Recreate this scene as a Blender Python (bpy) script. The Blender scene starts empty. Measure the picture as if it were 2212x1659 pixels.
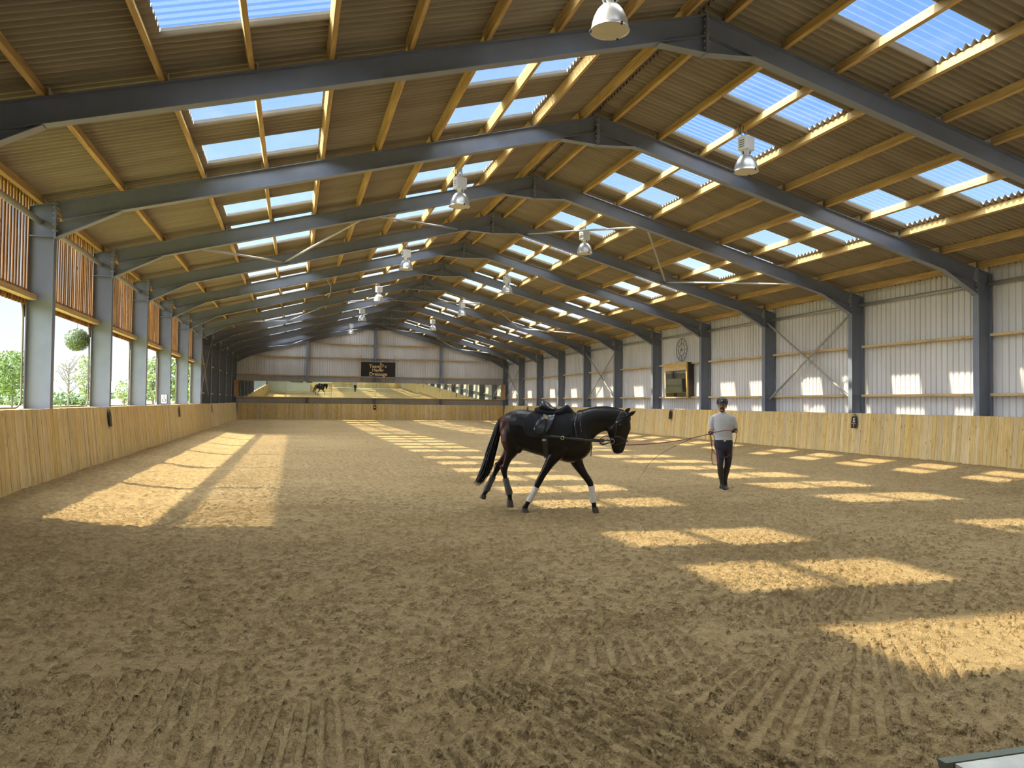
import bpy, bmesh, math, random
import numpy as np
from mathutils import Vector, Matrix, Euler, noise as mnoise

random.seed(7)
rng = np.random.default_rng(5)
scn = bpy.context.scene
COL = scn.collection
PI = math.pi
rad = math.radians

# ------------------------------------------------------------------ dimensions (metres)
BAY = 4.88
Y1 = 11.657                       # first frame in front of the camera
XL, XR, XC = -4.451, 17.668, 6.6585
ZE, ZR = 5.471, 8.381             # top of rafters at the eaves / at the ridge
SLOPE = (ZR - ZE) / (XC - XL)
YF = lambda i: Y1 + (i - 1) * BAY
YEND = YF(12)                     # far gable frame
KL, KR, KF = -4.262, 17.515, 64.458   # foot of the kickboards
YBACK = -3.0
K = 4.88 / 5.55

def roof_z(x, off=0.0):
    return ZR - SLOPE * abs(x - XC) + off

# ------------------------------------------------------------------ materials
def new_mat(name):
    m = bpy.data.materials.new(name); m.use_nodes = True
    nt = m.node_tree
    return m, nt, nt.nodes['Principled BSDF'], nt.links

def node(nt, kind, **kw):
    n = nt.nodes.new(kind)
    for k, v in kw.items():
        if k in n.inputs: n.inputs[k].default_value = v
        else: setattr(n, k, v)
    return n

def ramp(nt, stops):
    r = nt.nodes.new('ShaderNodeValToRGB'); e = r.color_ramp.elements
    while len(e) < len(stops): e.new(0.5)
    for el, (p, c) in zip(e, stops):
        el.position = p; el.color = (*c, 1)
    return r

def coords(nt, scale=(1, 1, 1), space='Object'):
    tc = nt.nodes.new('ShaderNodeTexCoord'); mp = nt.nodes.new('ShaderNodeMapping')
    mp.inputs['Scale'].default_value = scale
    nt.links.new(tc.outputs[space], mp.inputs['Vector'])
    return mp.outputs['Vector']

def plain(name, col, rough=0.5, metal=0.0, noise=0.0, nscale=8.0, bump=0.0, spec=0.5):
    m, nt, b, L = new_mat(name)
    b.inputs['Base Color'].default_value = (*col, 1)
    b.inputs['Roughness'].default_value = rough; b.inputs['Metallic'].default_value = metal
    b.inputs['Specular IOR Level'].default_value = spec
    v = coords(nt)
    n = node(nt, 'ShaderNodeTexNoise', Scale=nscale, Detail=4.0); L.new(v, n.inputs['Vector'])
    if noise:
        lo = tuple(c * (1 - noise) for c in col); hi = tuple(min(1, c * (1 + noise)) for c in col)
        r = ramp(nt, [(0.3, lo), (0.7, hi)]); L.new(n.outputs['Fac'], r.inputs['Fac'])
        L.new(r.outputs['Color'], b.inputs['Base Color'])
    if bump:
        bp = node(nt, 'ShaderNodeBump', Strength=bump, Distance=0.01); L.new(n.outputs['Fac'], bp.inputs['Height'])
        L.new(bp.outputs['Normal'], b.inputs['Normal'])
    return m

def wood(name, dark, mid, light, axis='Z', rough=0.65, vary=0.28, knots=True):
    """timber with grain along one axis; every separate board gets its own tone"""
    m, nt, b, L = new_mat(name)
    s = {'X': (1.2, 22, 22), 'Y': (22, 1.2, 22), 'Z': (22, 22, 1.2)}[axis]
    geo = nt.nodes.new('ShaderNodeNewGeometry')
    off = node(nt, 'ShaderNodeVectorMath', operation='SCALE'); off.inputs[0].default_value = (37.0, 11.0, 53.0)
    L.new(geo.outputs['Random Per Island'], off.inputs['Scale'])
    add = node(nt, 'ShaderNodeVectorMath', operation='ADD')
    L.new(coords(nt, s), add.inputs[0]); L.new(off.outputs['Vector'], add.inputs[1])
    n = node(nt, 'ShaderNodeTexNoise', Scale=1.0, Detail=5.0, Roughness=0.6, Distortion=0.6)
    L.new(add.outputs['Vector'], n.inputs['Vector'])
    r = ramp(nt, [(0.28, dark), (0.5, mid), (0.72, light)]); L.new(n.outputs['Fac'], r.inputs['Fac'])
    hsv = nt.nodes.new('ShaderNodeHueSaturation')
    mr = node(nt, 'ShaderNodeMapRange'); mr.inputs['To Min'].default_value = 1 - vary; mr.inputs['To Max'].default_value = 1 + vary
    L.new(geo.outputs['Random Per Island'], mr.inputs['Value']); L.new(mr.outputs['Result'], hsv.inputs['Value'])
    sat = node(nt, 'ShaderNodeMath', operation='MULTIPLY_ADD'); sat.inputs[1].default_value = 7.13; sat.inputs[2].default_value = 0.0
    fr = node(nt, 'ShaderNodeMath', operation='FRACT'); L.new(geo.outputs['Random Per Island'], sat.inputs[0]); L.new(sat.outputs[0], fr.inputs[0])
    mr2 = node(nt, 'ShaderNodeMapRange'); mr2.inputs['To Min'].default_value = 0.8; mr2.inputs['To Max'].default_value = 1.12
    L.new(fr.outputs[0], mr2.inputs['Value']); L.new(mr2.outputs['Result'], hsv.inputs['Saturation'])
    L.new(r.outputs['Color'], hsv.inputs['Color'])
    out = hsv.outputs['Color']
    if knots:
        ks = {'X': (2.2, 7, 7), 'Y': (7, 2.2, 7), 'Z': (7, 7, 2.2)}[axis]
        a2 = node(nt, 'ShaderNodeVectorMath', operation='ADD'); L.new(coords(nt, ks), a2.inputs[0]); L.new(off.outputs['Vector'], a2.inputs[1])
        vo = node(nt, 'ShaderNodeTexVoronoi', Scale=1.0); L.new(a2.outputs['Vector'], vo.inputs['Vector'])
        kr = ramp(nt, [(0.05, (1, 1, 1)), (0.13, (0, 0, 0))]); L.new(vo.outputs['Distance'], kr.inputs['Fac'])
        mx = node(nt, 'ShaderNodeMix', data_type='RGBA'); mx.inputs['B'].default_value = (dark[0] * .45, dark[1] * .4, dark[2] * .4, 1)
        L.new(kr.outputs['Color'], mx.inputs['Factor']); L.new(out, mx.inputs['A']); out = mx.outputs['Result']
    L.new(out, b.inputs['Base Color']); b.inputs['Roughness'].default_value = rough
    b.inputs['Specular IOR Level'].default_value = 0.3
    bp = node(nt, 'ShaderNodeBump', Strength=0.25, Distance=0.004); L.new(n.outputs['Fac'], bp.inputs['Height']); L.new(bp.outputs['Normal'], b.inputs['Normal'])
    return m

M = {}
M['purlin'] = wood('purlin_timber', (.33, .185, .038), (.46, .28, .06), (.58, .38, .105), 'Y', vary=.16)
M['rail'] = wood('rail_timber', (.36, .22, .08), (.50, .34, .14), (.62, .45, .2), 'Y', vary=.15)
M['railx'] = wood('rail_timber_cross', (.36, .22, .08), (.50, .34, .14), (.62, .45, .2), 'X', vary=.15)
M['kick'] = wood('kickboard_timber', (.40, .265, .095), (.55, .395, .165), (.64, .485, .235), 'Z', vary=.13)
M['slat'] = wood('slat_timber', (.13, .055, .02), (.24, .11, .035), (.40, .21, .08), 'Z', vary=.3)
M['cap'] = wood('cap_timber', (.45, .32, .16), (.60, .46, .26), (.68, .54, .33), 'Y', vary=.1)
M['cheek'] = wood('cheek_timber', (.30, .15, .05), (.42, .24, .09), (.52, .32, .13), 'Z', vary=.15)
M['steel'] = plain('painted_steel', (.172, .197, .262), .36, 0.0, .07, 3.0)
M['galv'] = plain('galvanised_steel', (.36, .36, .36), .42, .35, .1, 20)
M['bolt'] = plain('zinc_bolts', (.62, .62, .6), .35, .7)
M['lampbox'] = plain('lamp_housing', (.66, .68, .70), .4, 0, .04)
M['alu'] = plain('spun_aluminium', (.62, .64, .67), .38, .75, .04, 3)
M['lens'] = plain('frosted_lens', (.5, .46, .36), .35, 0, .08, 4)
M['black'] = plain('black_plastic', (.012, .012, .013), .45)
M['signblack'] = plain('sign_black', (.004, .004, .005), .5)
M['gold'] = plain('gold_lettering', (.72, .53, .27), .5)
M['cream'] = plain('cream_lettering', (.78, .74, .62), .5)
M['white'] = plain('white_plastic', (.78, .78, .76), .45)
M['iron'] = plain('wrought_iron', (.035, .03, .03), .6)
M['concrete'] = plain('concrete', (.50, .50, .46), .8, 0, .15, 6, .3)
M['apronedge'] = plain('apron_steel_edge', (.11, .13, .10), .6)
M['plaster'] = plain('end_wall_paint', (.74, .74, .60), .7, 0, .05, 1.2)
M['darkglass'] = plain('dark_window_glass', (.01, .012, .015), .08)

def sheet_mat(name, col):
    m, nt, b, L = new_mat(name)
    n = node(nt, 'ShaderNodeTexNoise', Scale=1.0, Detail=3.0); L.new(coords(nt, (1.3, 1.3, .25)), n.inputs['Vector'])
    r = ramp(nt, [(.35, tuple(c * .93 for c in col)), (.65, tuple(min(1, c * 1.05) for c in col))])
    L.new(n.outputs['Fac'], r.inputs['Fac']); L.new(r.outputs['Color'], b.inputs['Base Color'])
    b.inputs['Roughness'].default_value = .5; b.inputs['Specular IOR Level'].default_value = .35
    return m
M['sheet'] = sheet_mat('box_profile_cladding', (.61, .61, .635))

def roof_mat():
    m, nt, b, L = new_mat('fibre_cement_underside')
    n = node(nt, 'ShaderNodeTexNoise', Scale=1.0, Detail=4.0); L.new(coords(nt, (.5, 3.0, .5)), n.inputs['Vector'])
    r = ramp(nt, [(.3, (.235, .202, .158)), (.7, (.312, .274, .217))]); L.new(n.outputs['Fac'], r.inputs['Fac'])
    L.new(r.outputs['Color'], b.inputs['Base Color']); b.inputs['Roughness'].default_value = .85
    b.inputs['Specular IOR Level'].default_value = .15
    return m
M['roof'] = roof_mat()

def rooflight_mat():
    m, nt, b, L = new_mat('clear_corrugated_plastic')
    out = nt.nodes['Material Output']
    w = node(nt, 'ShaderNodeTexWave', wave_type='BANDS', bands_direction='Y', wave_profile='SIN', Scale=1.955)
    L.new(coords(nt), w.inputs['Vector'])
    r = ramp(nt, [(0.0, (.945, .962, .98)), (.35, (.957, .972, .987)), (1.0, (.962, .977, .99))]); L.new(w.outputs['Fac'], r.inputs['Fac'])
    tr = nt.nodes.new('ShaderNodeBsdfTransparent'); L.new(r.outputs['Color'], tr.inputs['Color'])
    tl = node(nt, 'ShaderNodeBsdfTranslucent'); tl.inputs['Color'].default_value = (.8, .88, .95, 1)
    gl = node(nt, 'ShaderNodeBsdfGlossy', Roughness=.15)
    m1 = node(nt, 'ShaderNodeMixShader', Fac=.014); L.new(tr.outputs[0], m1.inputs[1]); L.new(tl.outputs[0], m1.inputs[2])
    m2 = node(nt, 'ShaderNodeMixShader', Fac=.012); L.new(m1.outputs[0], m2.inputs[1]); L.new(gl.outputs[0], m2.inputs[2])
    L.new(m2.outputs[0], out.inputs['Surface'])
    return m
M['rooflight'] = rooflight_mat()

def mirror_mat():
    m, nt, b, L = new_mat('mirror_glass')
    b.inputs['Base Color'].default_value = (.80, .86, .74, 1); b.inputs['Metallic'].default_value = 1
    b.inputs['Roughness'].default_value = .004
    n = node(nt, 'ShaderNodeTexNoise', Scale=.8, Detail=1.0); L.new(coords(nt), n.inputs['Vector'])
    bp = node(nt, 'ShaderNodeBump', Strength=.02, Distance=.05); L.new(n.outputs['Fac'], bp.inputs['Height']); L.new(bp.outputs['Normal'], b.inputs['Normal'])
    return m
M['mirror'] = mirror_mat()

def sand_mat():
    m, nt, b, L = new_mat('arena_sand')
    v = coords(nt)
    n1 = node(nt, 'ShaderNodeTexNoise', Scale=9.0, Detail=6.0, Roughness=.65); L.new(v, n1.inputs['Vector'])
    n2 = node(nt, 'ShaderNodeTexNoise', Scale=.45, Detail=3.0); L.new(v, n2.inputs['Vector'])
    r1 = ramp(nt, [(.30, (.40, .28, .135)), (.52, (.55, .40, .205)), (.75, (.63, .475, .26))]); L.new(n1.outputs['Fac'], r1.inputs['Fac'])
    r2 = ramp(nt, [(.35, (.92, .90, .86)), (.65, (1.0, 1.0, 1.0))]); L.new(n2.outputs['Fac'], r2.inputs['Fac'])
    mx = node(nt, 'ShaderNodeMix', data_type='RGBA', blend_type='MULTIPLY'); mx.inputs['Factor'].default_value = 1
    L.new(r1.outputs['Color'], mx.inputs['A']); L.new(r2.outputs['Color'], mx.inputs['B'])
    at = node(nt, 'ShaderNodeAttribute', attribute_name='damp')
    mr = node(nt, 'ShaderNodeMath', operation='MULTIPLY'); mr.inputs[1].default_value = .46; L.new(at.outputs['Fac'], mr.inputs[0])
    dm = node(nt, 'ShaderNodeMix', data_type='RGBA'); dm.inputs['B'].default_value = (.27, .178, .088, 1); L.new(mr.outputs[0], dm.inputs['Factor']); L.new(mx.outputs['Result'], dm.inputs['A'])
    L.new(dm.outputs['Result'], b.inputs['Base Color']); b.inputs['Roughness'].default_value = .95
    b.inputs['Specular IOR Level'].default_value = .1
    n3 = node(nt, 'ShaderNodeTexNoise', Scale=38.0, Detail=6.0, Roughness=.75); L.new(v, n3.inputs['Vector'])
    bp = node(nt, 'ShaderNodeBump', Strength=1.0, Distance=.045); L.new(n3.outputs['Fac'], bp.inputs['Height'])
    n4 = node(nt, 'ShaderNodeTexNoise', Scale=7.0, Detail=4.0, Roughness=.6); L.new(v, n4.inputs['Vector'])
    bp2 = node(nt, 'ShaderNodeBump', Strength=.8, Distance=.07); L.new(n4.outputs['Fac'], bp2.inputs['Height']); L.new(bp.outputs['Normal'], bp2.inputs['Normal'])
    L.new(bp2.outputs['Normal'], b.inputs['Normal'])
    return m
M['sand'] = sand_mat()

def coat_mat():
    m, nt, b, L = new_mat('dark_bay_coat')
    tc = nt.nodes.new('ShaderNodeTexCoord'); sp = nt.nodes.new('ShaderNodeSeparateXYZ'); L.new(tc.outputs['Object'], sp.inputs[0])
    # browner on the buttock and back of the thigh (the coat's own colour there)
    mr = node(nt, 'ShaderNodeMapRange', interpolation_type='SMOOTHSTEP'); mr.inputs['From Min'].default_value = -.22; mr.inputs['From Max'].default_value = -.42
    L.new(sp.outputs['X'], mr.inputs['Value'])
    mz = node(nt, 'ShaderNodeMapRange', interpolation_type='SMOOTHSTEP'); mz.inputs['From Min'].default_value = .62; mz.inputs['From Max'].default_value = .95
    L.new(sp.outputs['Z'], mz.inputs['Value'])
    mu = node(nt, 'ShaderNodeMath', operation='MULTIPLY'); L.new(mr.outputs[0], mu.inputs[0]); L.new(mz.outputs[0], mu.inputs[1])
    n = node(nt, 'ShaderNodeTexNoise', Scale=3.0, Detail=2.0); L.new(tc.outputs['Object'], n.inputs['Vector'])
    r = ramp(nt, [(.3, (.004, .0035, .0035)), (.7, (.009, .006, .0055))]); L.new(n.outputs['Fac'], r.inputs['Fac'])
    mx = node(nt, 'ShaderNodeMix', data_type='RGBA'); mx.inputs['B'].default_value = (.10, .028, .014, 1)
    L.new(mu.outputs[0], mx.inputs['Factor']); L.new(r.outputs['Color'], mx.inputs['A'])
    L.new(mx.outputs['Result'], b.inputs['Base Color'])
    b.inputs['Roughness'].default_value = .36; b.inputs['Specular IOR Level'].default_value = .28
    return m
M['coat'] = coat_mat()
M['hair'] = plain('black_horse_hair', (.005, .0045, .0045), .5, 0, .3, 60, 0, .25)
M['hoof'] = plain('hoof_horn', (.06, .052, .046), .5, 0, .3, 12)
M['boot_w'] = plain('white_fleece_boot', (.66, .64, .62), .85, 0, .06, 30, .2)
M['boot_d'] = plain('grey_tendon_boot', (.07, .07, .07), .6, 0, .15, 20)
M['leather'] = plain('black_leather', (.022, .024, .03), .24, 0, .15, 25)
M['fleece'] = plain('black_sheepskin', (.006, .006, .007), .95, 0, .3, 60, .8)
M['metal'] = plain('tack_steel', (.7, .68, .62), .25, 1)
M['brass'] = plain('tack_brass', (.75, .62, .36), .28, 1)
M['rein'] = plain('maroon_webbing', (.17, .012, .03), .7)
M['eye'] = plain('eye_dark', (.01, .008, .007), .08)
M['helmet'] = plain('helmet_shell', (.02, .021, .024), .45)
M['jumper'] = plain('grey_knit', (.45, .46, .485), .9, 0, .05, 14, .9)
M['breech'] = plain('navy_breeches', (.009, .012, .028), .7, 0, .15, 20)
M['pboot'] = plain('dark_brown_boots', (.018, .013, .012), .45, 0, .2, 15)
M['glove'] = plain('black_glove', (.012, .012, .013), .6)
M['collar'] = plain('pale_collar', (.5, .45, .4), .8)
M['beard'] = plain('dark_beard', (.035, .02, .014), .8)
M['lip'] = plain('lip', (.28, .09, .07), .6)

def skin_mat():
    m, nt, b, L = new_mat('skin')
    b.inputs['Base Color'].default_value = (.46, .24, .16, 1); b.inputs['Roughness'].default_value = .5
    b.inputs['Subsurface Weight'].default_value = .05
    return m
M['skin'] = skin_mat()

def pad_mat():
    m, nt, b, L = new_mat('quilted_black_cotton')
    b.inputs['Base Color'].default_value = (.006, .007, .011, 1); b.inputs['Roughness'].default_value = .85
    v = coords(nt, (1, 0.0, 1))
    w1 = node(nt, 'ShaderNodeTexWave', wave_type='BANDS', bands_direction='DIAGONAL', Scale=24.0); L.new(v, w1.inputs['Vector'])
    bp = node(nt, 'ShaderNodeBump', Strength=.6, Distance=.006); L.new(w1.outputs['Fac'], bp.inputs['Height']); L.new(bp.outputs['Normal'], b.inputs['Normal'])
    return m
M['pad'] = pad_mat()
M['leaf1'] = plain('oak_leaf', (.15, .23, .07), .7, 0, .4, 1.5)
M['leaf2'] = plain('pale_leaf', (.26, .33, .16), .7, 0, .3, 1.5)
M['leaf3'] = plain('hedge_leaf', (.20, .28, .16), .7, 0, .4, .5)
M['box'] = plain('boxwood_leaf', (.10, .15, .07), .55, 0, .4, 25)
M['bark'] = plain('bark', (.14, .12, .10), .8, 0, .3, 4)
M['grass'] = plain('meadow_grass', (.30, .30, .075), .9, 0, .3, .15)
M['hill'] = plain('distant_wooded_hill', (.15, .27, .14), .95, 0, .4, .03)
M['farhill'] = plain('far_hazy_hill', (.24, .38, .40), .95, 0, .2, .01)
M['shed'] = plain('pale_shed', (.62, .66, .70), .6)

# ------------------------------------------------------------------ mesh helpers
class MB:
    def __init__(s): s.v, s.f = [], []
    def add(s, vs, fs):
        o = len(s.v); s.v += [tuple(p) for p in vs]; s.f += [tuple(i + o for i in f) for f in fs]; return s
    def box(s, c, d, rot=None):
        hx, hy, hz = d[0] / 2, d[1] / 2, d[2] / 2
        P = [Vector((x, y, z)) for x in (-hx, hx) for y in (-hy, hy) for z in (-hz, hz)]
        if rot is not None: P = [rot @ p for p in P]
        c = Vector(c)
        return s.add([p + c for p in P], [(0, 1, 3, 2), (4, 6, 7, 5), (0, 4, 5, 1), (2, 3, 7, 6), (0, 2, 6, 4), (1, 5, 7, 3)])
    def bar(s, a, b, w, h, up=(0, 0, 1)):
        a, b = Vector(a), Vector(b); d = (b - a); L = d.length; d.normalize()
        x = d.cross(Vector(up))
        if x.length < 1e-4: x = d.cross(Vector((1, 0, 0)))
        x.normalize(); u = x.cross(d)
        R = Matrix((x, d, u)).transposed()
        return s.box((a + b) / 2, (w, L, h), R)
    def tube(s, pts, r, n=8, closed=False, caps=True, flat=1.0, upv=None):
        pts = [Vector(p) for p in pts]; N = len(pts)
        rs = r if isinstance(r, (list, tuple)) else [r] * N
        rings = []; prev = None
        for i in range(N):
            if closed: t = pts[(i + 1) % N] - pts[i - 1]
            else: t = pts[min(i + 1, N - 1)] - pts[max(i - 1, 0)]
            if t.length < 1e-9: t = Vector((0, 0, 1))
            t.normalize()
            if prev is None:
                u = Vector(upv) if upv else (Vector((0, 0, 1)) if abs(t.z) < .9 else Vector((1, 0, 0)))
            else: u = prev
            u = u - t * u.dot(t)
            if u.length < 1e-6: u = t.orthogonal()
            u.normalize(); prev = u; w = t.cross(u)
            rings.append([pts[i] + (u * math.cos(2 * PI * k / n) * flat + w * math.sin(2 * PI * k / n)) * rs[i] for k in range(n)])
        vs = [p for R in rings for p in R]; fs = []
        for i in range(N if closed else N - 1):
            j = (i + 1) % N
            for k in range(n):
                k2 = (k + 1) % n
                fs.append((i * n + k, i * n + k2, j * n + k2, j * n + k))
        if caps and not closed: fs += [tuple(range(n))[::-1], tuple((N - 1) * n + k for k in range(n))]
        return s.add(vs, fs)
    def rings(s, rings, caps=True, closed_u=True):
        n = len(rings[0]); N = len(rings); vs = [p for R in rings for p in R]; fs = []
        for i in range(N - 1):
            for k in range(n if closed_u else n - 1):
                k2 = (k + 1) % n
                fs.append((i * n + k, i * n + k2, (i + 1) * n + k2, (i + 1) * n + k))
        if caps and closed_u: fs += [tuple(range(n))[::-1], tuple((N - 1) * n + k for k in range(n))]
        return s.add(vs, fs)
    def lathe(s, prof, c=(0, 0, 0), n=24):
        c = Vector(c)
        return s.rings([[c + Vector((r * math.cos(2 * PI * k / n), r * math.sin(2 * PI * k / n), z)) for k in range(n)] for r, z in prof], caps=False)
    def prism(s, poly, ext):
        """poly: list of 3D points, extruded by the vector ext"""
        n = len(poly); e = Vector(ext); P = [Vector(p) for p in poly]
        vs = P + [p + e for p in P]
        fs = [tuple(range(n))[::-1], tuple(range(n, 2 * n))] + [(i, (i + 1) % n, n + (i + 1) % n, n + i) for i in range(n)]
        return s.add(vs, fs)
    def ell(s, c, r, nu=14, nv=8, rot=None):
        c = Vector(c); R = []
        for i in range(nv + 1):
            t = PI * i / nv; ring = []
            for k in range(nu):
                p = Vector((r[0] * math.sin(t) * math.cos(2 * PI * k / nu), r[1] * math.sin(t) * math.sin(2 * PI * k / nu), -r[2] * math.cos(t)))
                ring.append(c + (rot @ p if rot is not None else p))
            R.append(ring)
        return s.rings(R, caps=False)
    def mesh(s, name):
        me = bpy.data.meshes.new(name); me.from_pydata(s.v, [], s.f); me.validate(); me.update(); return me
    def build(s, name, mat, parent=None, smooth=False, loc=None, bevel=0.0, fixn=True):
        me = s.mesh(name); me.materials.append(mat)
        if fixn:
            bm = bmesh.new(); bm.from_mesh(me); bmesh.ops.recalc_face_normals(bm, faces=bm.faces); bm.to_mesh(me); bm.free()
        if smooth:
            me.polygons.foreach_set('use_smooth', [True] * len(me.polygons))
            if smooth != 'all':
                try: me.set_sharp_from_angle(angle=rad(40))
                except Exception: pass
        o = bpy.data.objects.new(name, me); COL.objects.link(o)
        if parent is not None: o.parent = parent
        if loc is not None: o.location = loc
        if bevel:
            b = o.modifiers.new('bevel', 'BEVEL'); b.width = bevel; b.segments = 2; b.limit_method = 'ANGLE'
        return o

def tag(o, label=None, cat=None, group=None, kind=None):
    if label: o['label'] = label
    if cat: o['category'] = cat
    if group: o['group'] = group
    if kind: o['kind'] = kind
    return o
def empty(name, loc=(0, 0, 0), rz=0.0, **kw):
    o = bpy.data.objects.new(name, None); o.empty_display_size = .2; COL.objects.link(o)
    o.location = loc; o.rotation_euler = (0, 0, rz); return tag(o, **kw)
def copy_tree(o, parent=None):
    c = o.copy(); COL.objects.link(c)
    if parent is not None: c.parent = parent; c.matrix_parent_inverse = o.matrix_parent_inverse.copy()
    for ch in list(o.children): copy_tree(ch, c)
    return c
ORD = ['zeroth', 'first', 'second', 'third', 'fourth', 'fifth', 'sixth', 'seventh', 'eighth', 'ninth', 'tenth', 'eleventh', 'twelfth',
       'thirteenth', 'fourteenth', 'fifteenth', 'sixteenth', 'seventeenth', 'eighteenth', 'nineteenth', 'twentieth', 'twenty-first',
       'twenty-second', 'twenty-third', 'twenty-fourth', 'twenty-fifth', 'twenty-sixth', 'twenty-seventh', 'twenty-eighth']

def remeshed(mb, name, mat, voxel, parent=None, smooth=6, factor=.5):
    me = mb.mesh(name + '_src'); t = bpy.data.objects.new(name + '_src', me); COL.objects.link(t)
    bm = bmesh.new(); bm.from_mesh(me); bmesh.ops.recalc_face_normals(bm, faces=bm.faces); bm.to_mesh(me); bm.free()
    r = t.modifiers.new('r', 'REMESH'); r.mode = 'VOXEL'; r.voxel_size = voxel
    sm = t.modifiers.new('s', 'SMOOTH'); sm.factor = factor; sm.iterations = smooth
    dg = bpy.context.evaluated_depsgraph_get(); dg.update()
    nm = bpy.data.meshes.new_from_object(t.evaluated_get(dg)); nm.name = name
    bpy.data.objects.remove(t); bpy.data.meshes.remove(me)
    nm.materials.clear(); nm.materials.append(mat)
    nm.polygons.foreach_set('use_smooth', [True] * len(nm.polygons))
    o = bpy.data.objects.new(name, nm); COL.objects.link(o)
    if parent is not None: o.parent = parent
    return o

def text(body, size, name, mat, parent, loc, rot, bold=0.0, ext=.004):
    c = bpy.data.curves.new(name, 'FONT'); c.body = body; c.size = size; c.align_x = 'CENTER'; c.align_y = 'CENTER'
    c.extrude = ext; c.offset = bold; c.materials.append(mat)
    t = bpy.data.objects.new(name, c); COL.objects.link(t)
    dg = bpy.context.evaluated_depsgraph_get(); dg.update()
    me = bpy.data.meshes.new_from_object(t.evaluated_get(dg)); bpy.data.objects.remove(t)
    o = bpy.data.objects.new(name, me); COL.objects.link(o); o.parent = parent; o.location = loc; o.rotation_euler = rot
    return o

# ------------------------------------------------------------------ camera
f_px = 1663.03
right = Vector((.96209, -.27251, .01097)); up = Vector((-.0173, -.02083, .99963)); fwd = Vector((.27218, .96193, .02476))
cam_d = bpy.data.cameras.new('camera'); cam = bpy.data.objects.new('camera', cam_d); COL.objects.link(cam)
cam.matrix_world = Matrix(((right.x, up.x, -fwd.x, 0), (right.y, up.y, -fwd.y, 0), (right.z, up.z, -fwd.z, 1.7225), (0, 0, 0, 1)))
cam_d.sensor_fit = 'HORIZONTAL'; cam_d.sensor_width = 36; cam_d.lens = f_px / 2212 * 36; cam_d.clip_end = 3000
scn.camera = cam
EYE = Vector((0, 0, 1.7225))
def px_dir(u, v): return right * ((u - 1106) / f_px) - up * ((v - 829.5) / f_px) + fwd

# ------------------------------------------------------------------ floor
def vnoise(x, y, seed):
    xi = np.floor(x).astype(np.int64); yi = np.floor(y).astype(np.int64); xf = x - xi; yf = y - yi
    u = xf * xf * (3 - 2 * xf); w = yf * yf * (3 - 2 * yf)
    def h(a, b):
        n = (a * 374761393 + b * 668265263 + seed * 974634541) & 0x7fffffff
        n = ((n ^ (n >> 13)) * 1274126177) & 0x7fffffff
        return ((n ^ (n >> 16)) & 0xffff) / 65535.0
    return (h(xi, yi) * (1 - u) + h(xi + 1, yi) * u) * (1 - w) + (h(xi, yi + 1) * (1 - u) + h(xi + 1, yi + 1) * u) * w
def sstep(a, b, x):
    t = np.clip((x - a) / (b - a), 0, 1); return t * t * (3 - 2 * t)
def bank(x, y):
    return .21 * np.maximum(np.maximum(1 - sstep(0, 2.4, x - KL), 1 - sstep(0, 2.6, KR - x)), 1 - sstep(0, 6, KF - y))
def sand_h(X, Y):
    far = np.clip(1.15 - Y / 45, .4, 1)
    hz = bank(X, Y)
    hz += .04 * (vnoise(X * .9, Y * .9, 3) - .5) * far
    # loose clods thrown up by hooves and harrow
    n1 = vnoise(X * 19, Y * 19, 11) * .6 + vnoise(X * 37 + 5, Y * 37, 23) * .4
    n2 = vnoise(X * 45, Y * 45, 31) * .6 + vnoise(X * 90, Y * 90, 37) * .4
    dens = vnoise(X * .6 + 9, Y * .6, 41) * .55 + vnoise(X * 2.6, Y * 2.6, 43) * .45
    groove = np.zeros_like(X); raked = np.zeros_like(X)
    def tines(cx, cy, pitch, box, seed):
        th = np.arctan2(X - cx + .015 * (vnoise(X * 2.5, Y * 2.5, seed) - .5), cy - Y)
        g = np.cos(th / pitch * 2 * PI)
        x0, x1, y0, y1 = box; e = .10 * (vnoise(X * 5, Y * 5, seed + 2) - .5)
        mask = sstep(x0 - .1, x0 + .1, X + e) * (1 - sstep(x1 - .3, x1 + .3, X + e)) * sstep(y0 - .05, y0 + .05, Y + e) * (1 - sstep(y1 - .05, y1 + .05, Y + e))
        mask *= .35 + .65 * sstep(.15, .4, vnoise(X * 1.7, Y * 1.7, seed + 1))
        return mask * sstep(-.05, .45, g), mask
    # grooves left by the harrow tines where it turned, with a line of clods at their ends
    for a in ((.35, 7.6, .026, (-.9, 2.6, 2.5, 4.62), 51), (-.6, 8.6, .024, (-2.2, -.3, 3.0, 5.3), 55), (3.2, 8.0, .042, (1.3, 2.9, 4.72, 5.2), 61), (5.2, 7.5, .038, (2.0, 4.4, 5.25, 5.85), 71), (6.6, 7.6, .036, (3.4, 5.2, 5.5, 6.2), 81), (5.6, 6.6, .034, (2.2, 4.2, 3.4, 4.7), 91)):
        gr, mk = tines(*a); groove = np.maximum(groove, gr); raked = np.maximum(raked, mk)
    line = np.exp(-((Y - 4.68 + .05 * (vnoise(X * 3, Y * 0, 95) - .5)) / .045) ** 2) * sstep(.1, .4, X) * (1 - sstep(1.3, 1.7, X)) + np.exp(-((Y - 5.24) / .05) ** 2) * sstep(1.3, 1.6, X) * (1 - sstep(2.6, 3.0, X))
    dens = dens + .35 * line + .30 * raked
    thr = .60 - .30 * (dens - .5)
    clod = sstep(thr, thr + .12, n1); crumb = sstep(.58, .72, n2) * (.35 + .65 * sstep(.35, .6, dens))
    keep = 1 - .92 * groove
    hz += far * (.021 * clod * (.6 + .8 * n1) + .009 * crumb + .007 * (n2 - .5)) * keep - .020 * groove
    hz = hz - .10 * ((X > 2.97) & (Y < 3.03))          # no sand heaped on the apron
    return hz, np.clip((clod * .75 + crumb * .5 + .38 * raked) * keep, 0, 1)

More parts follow.
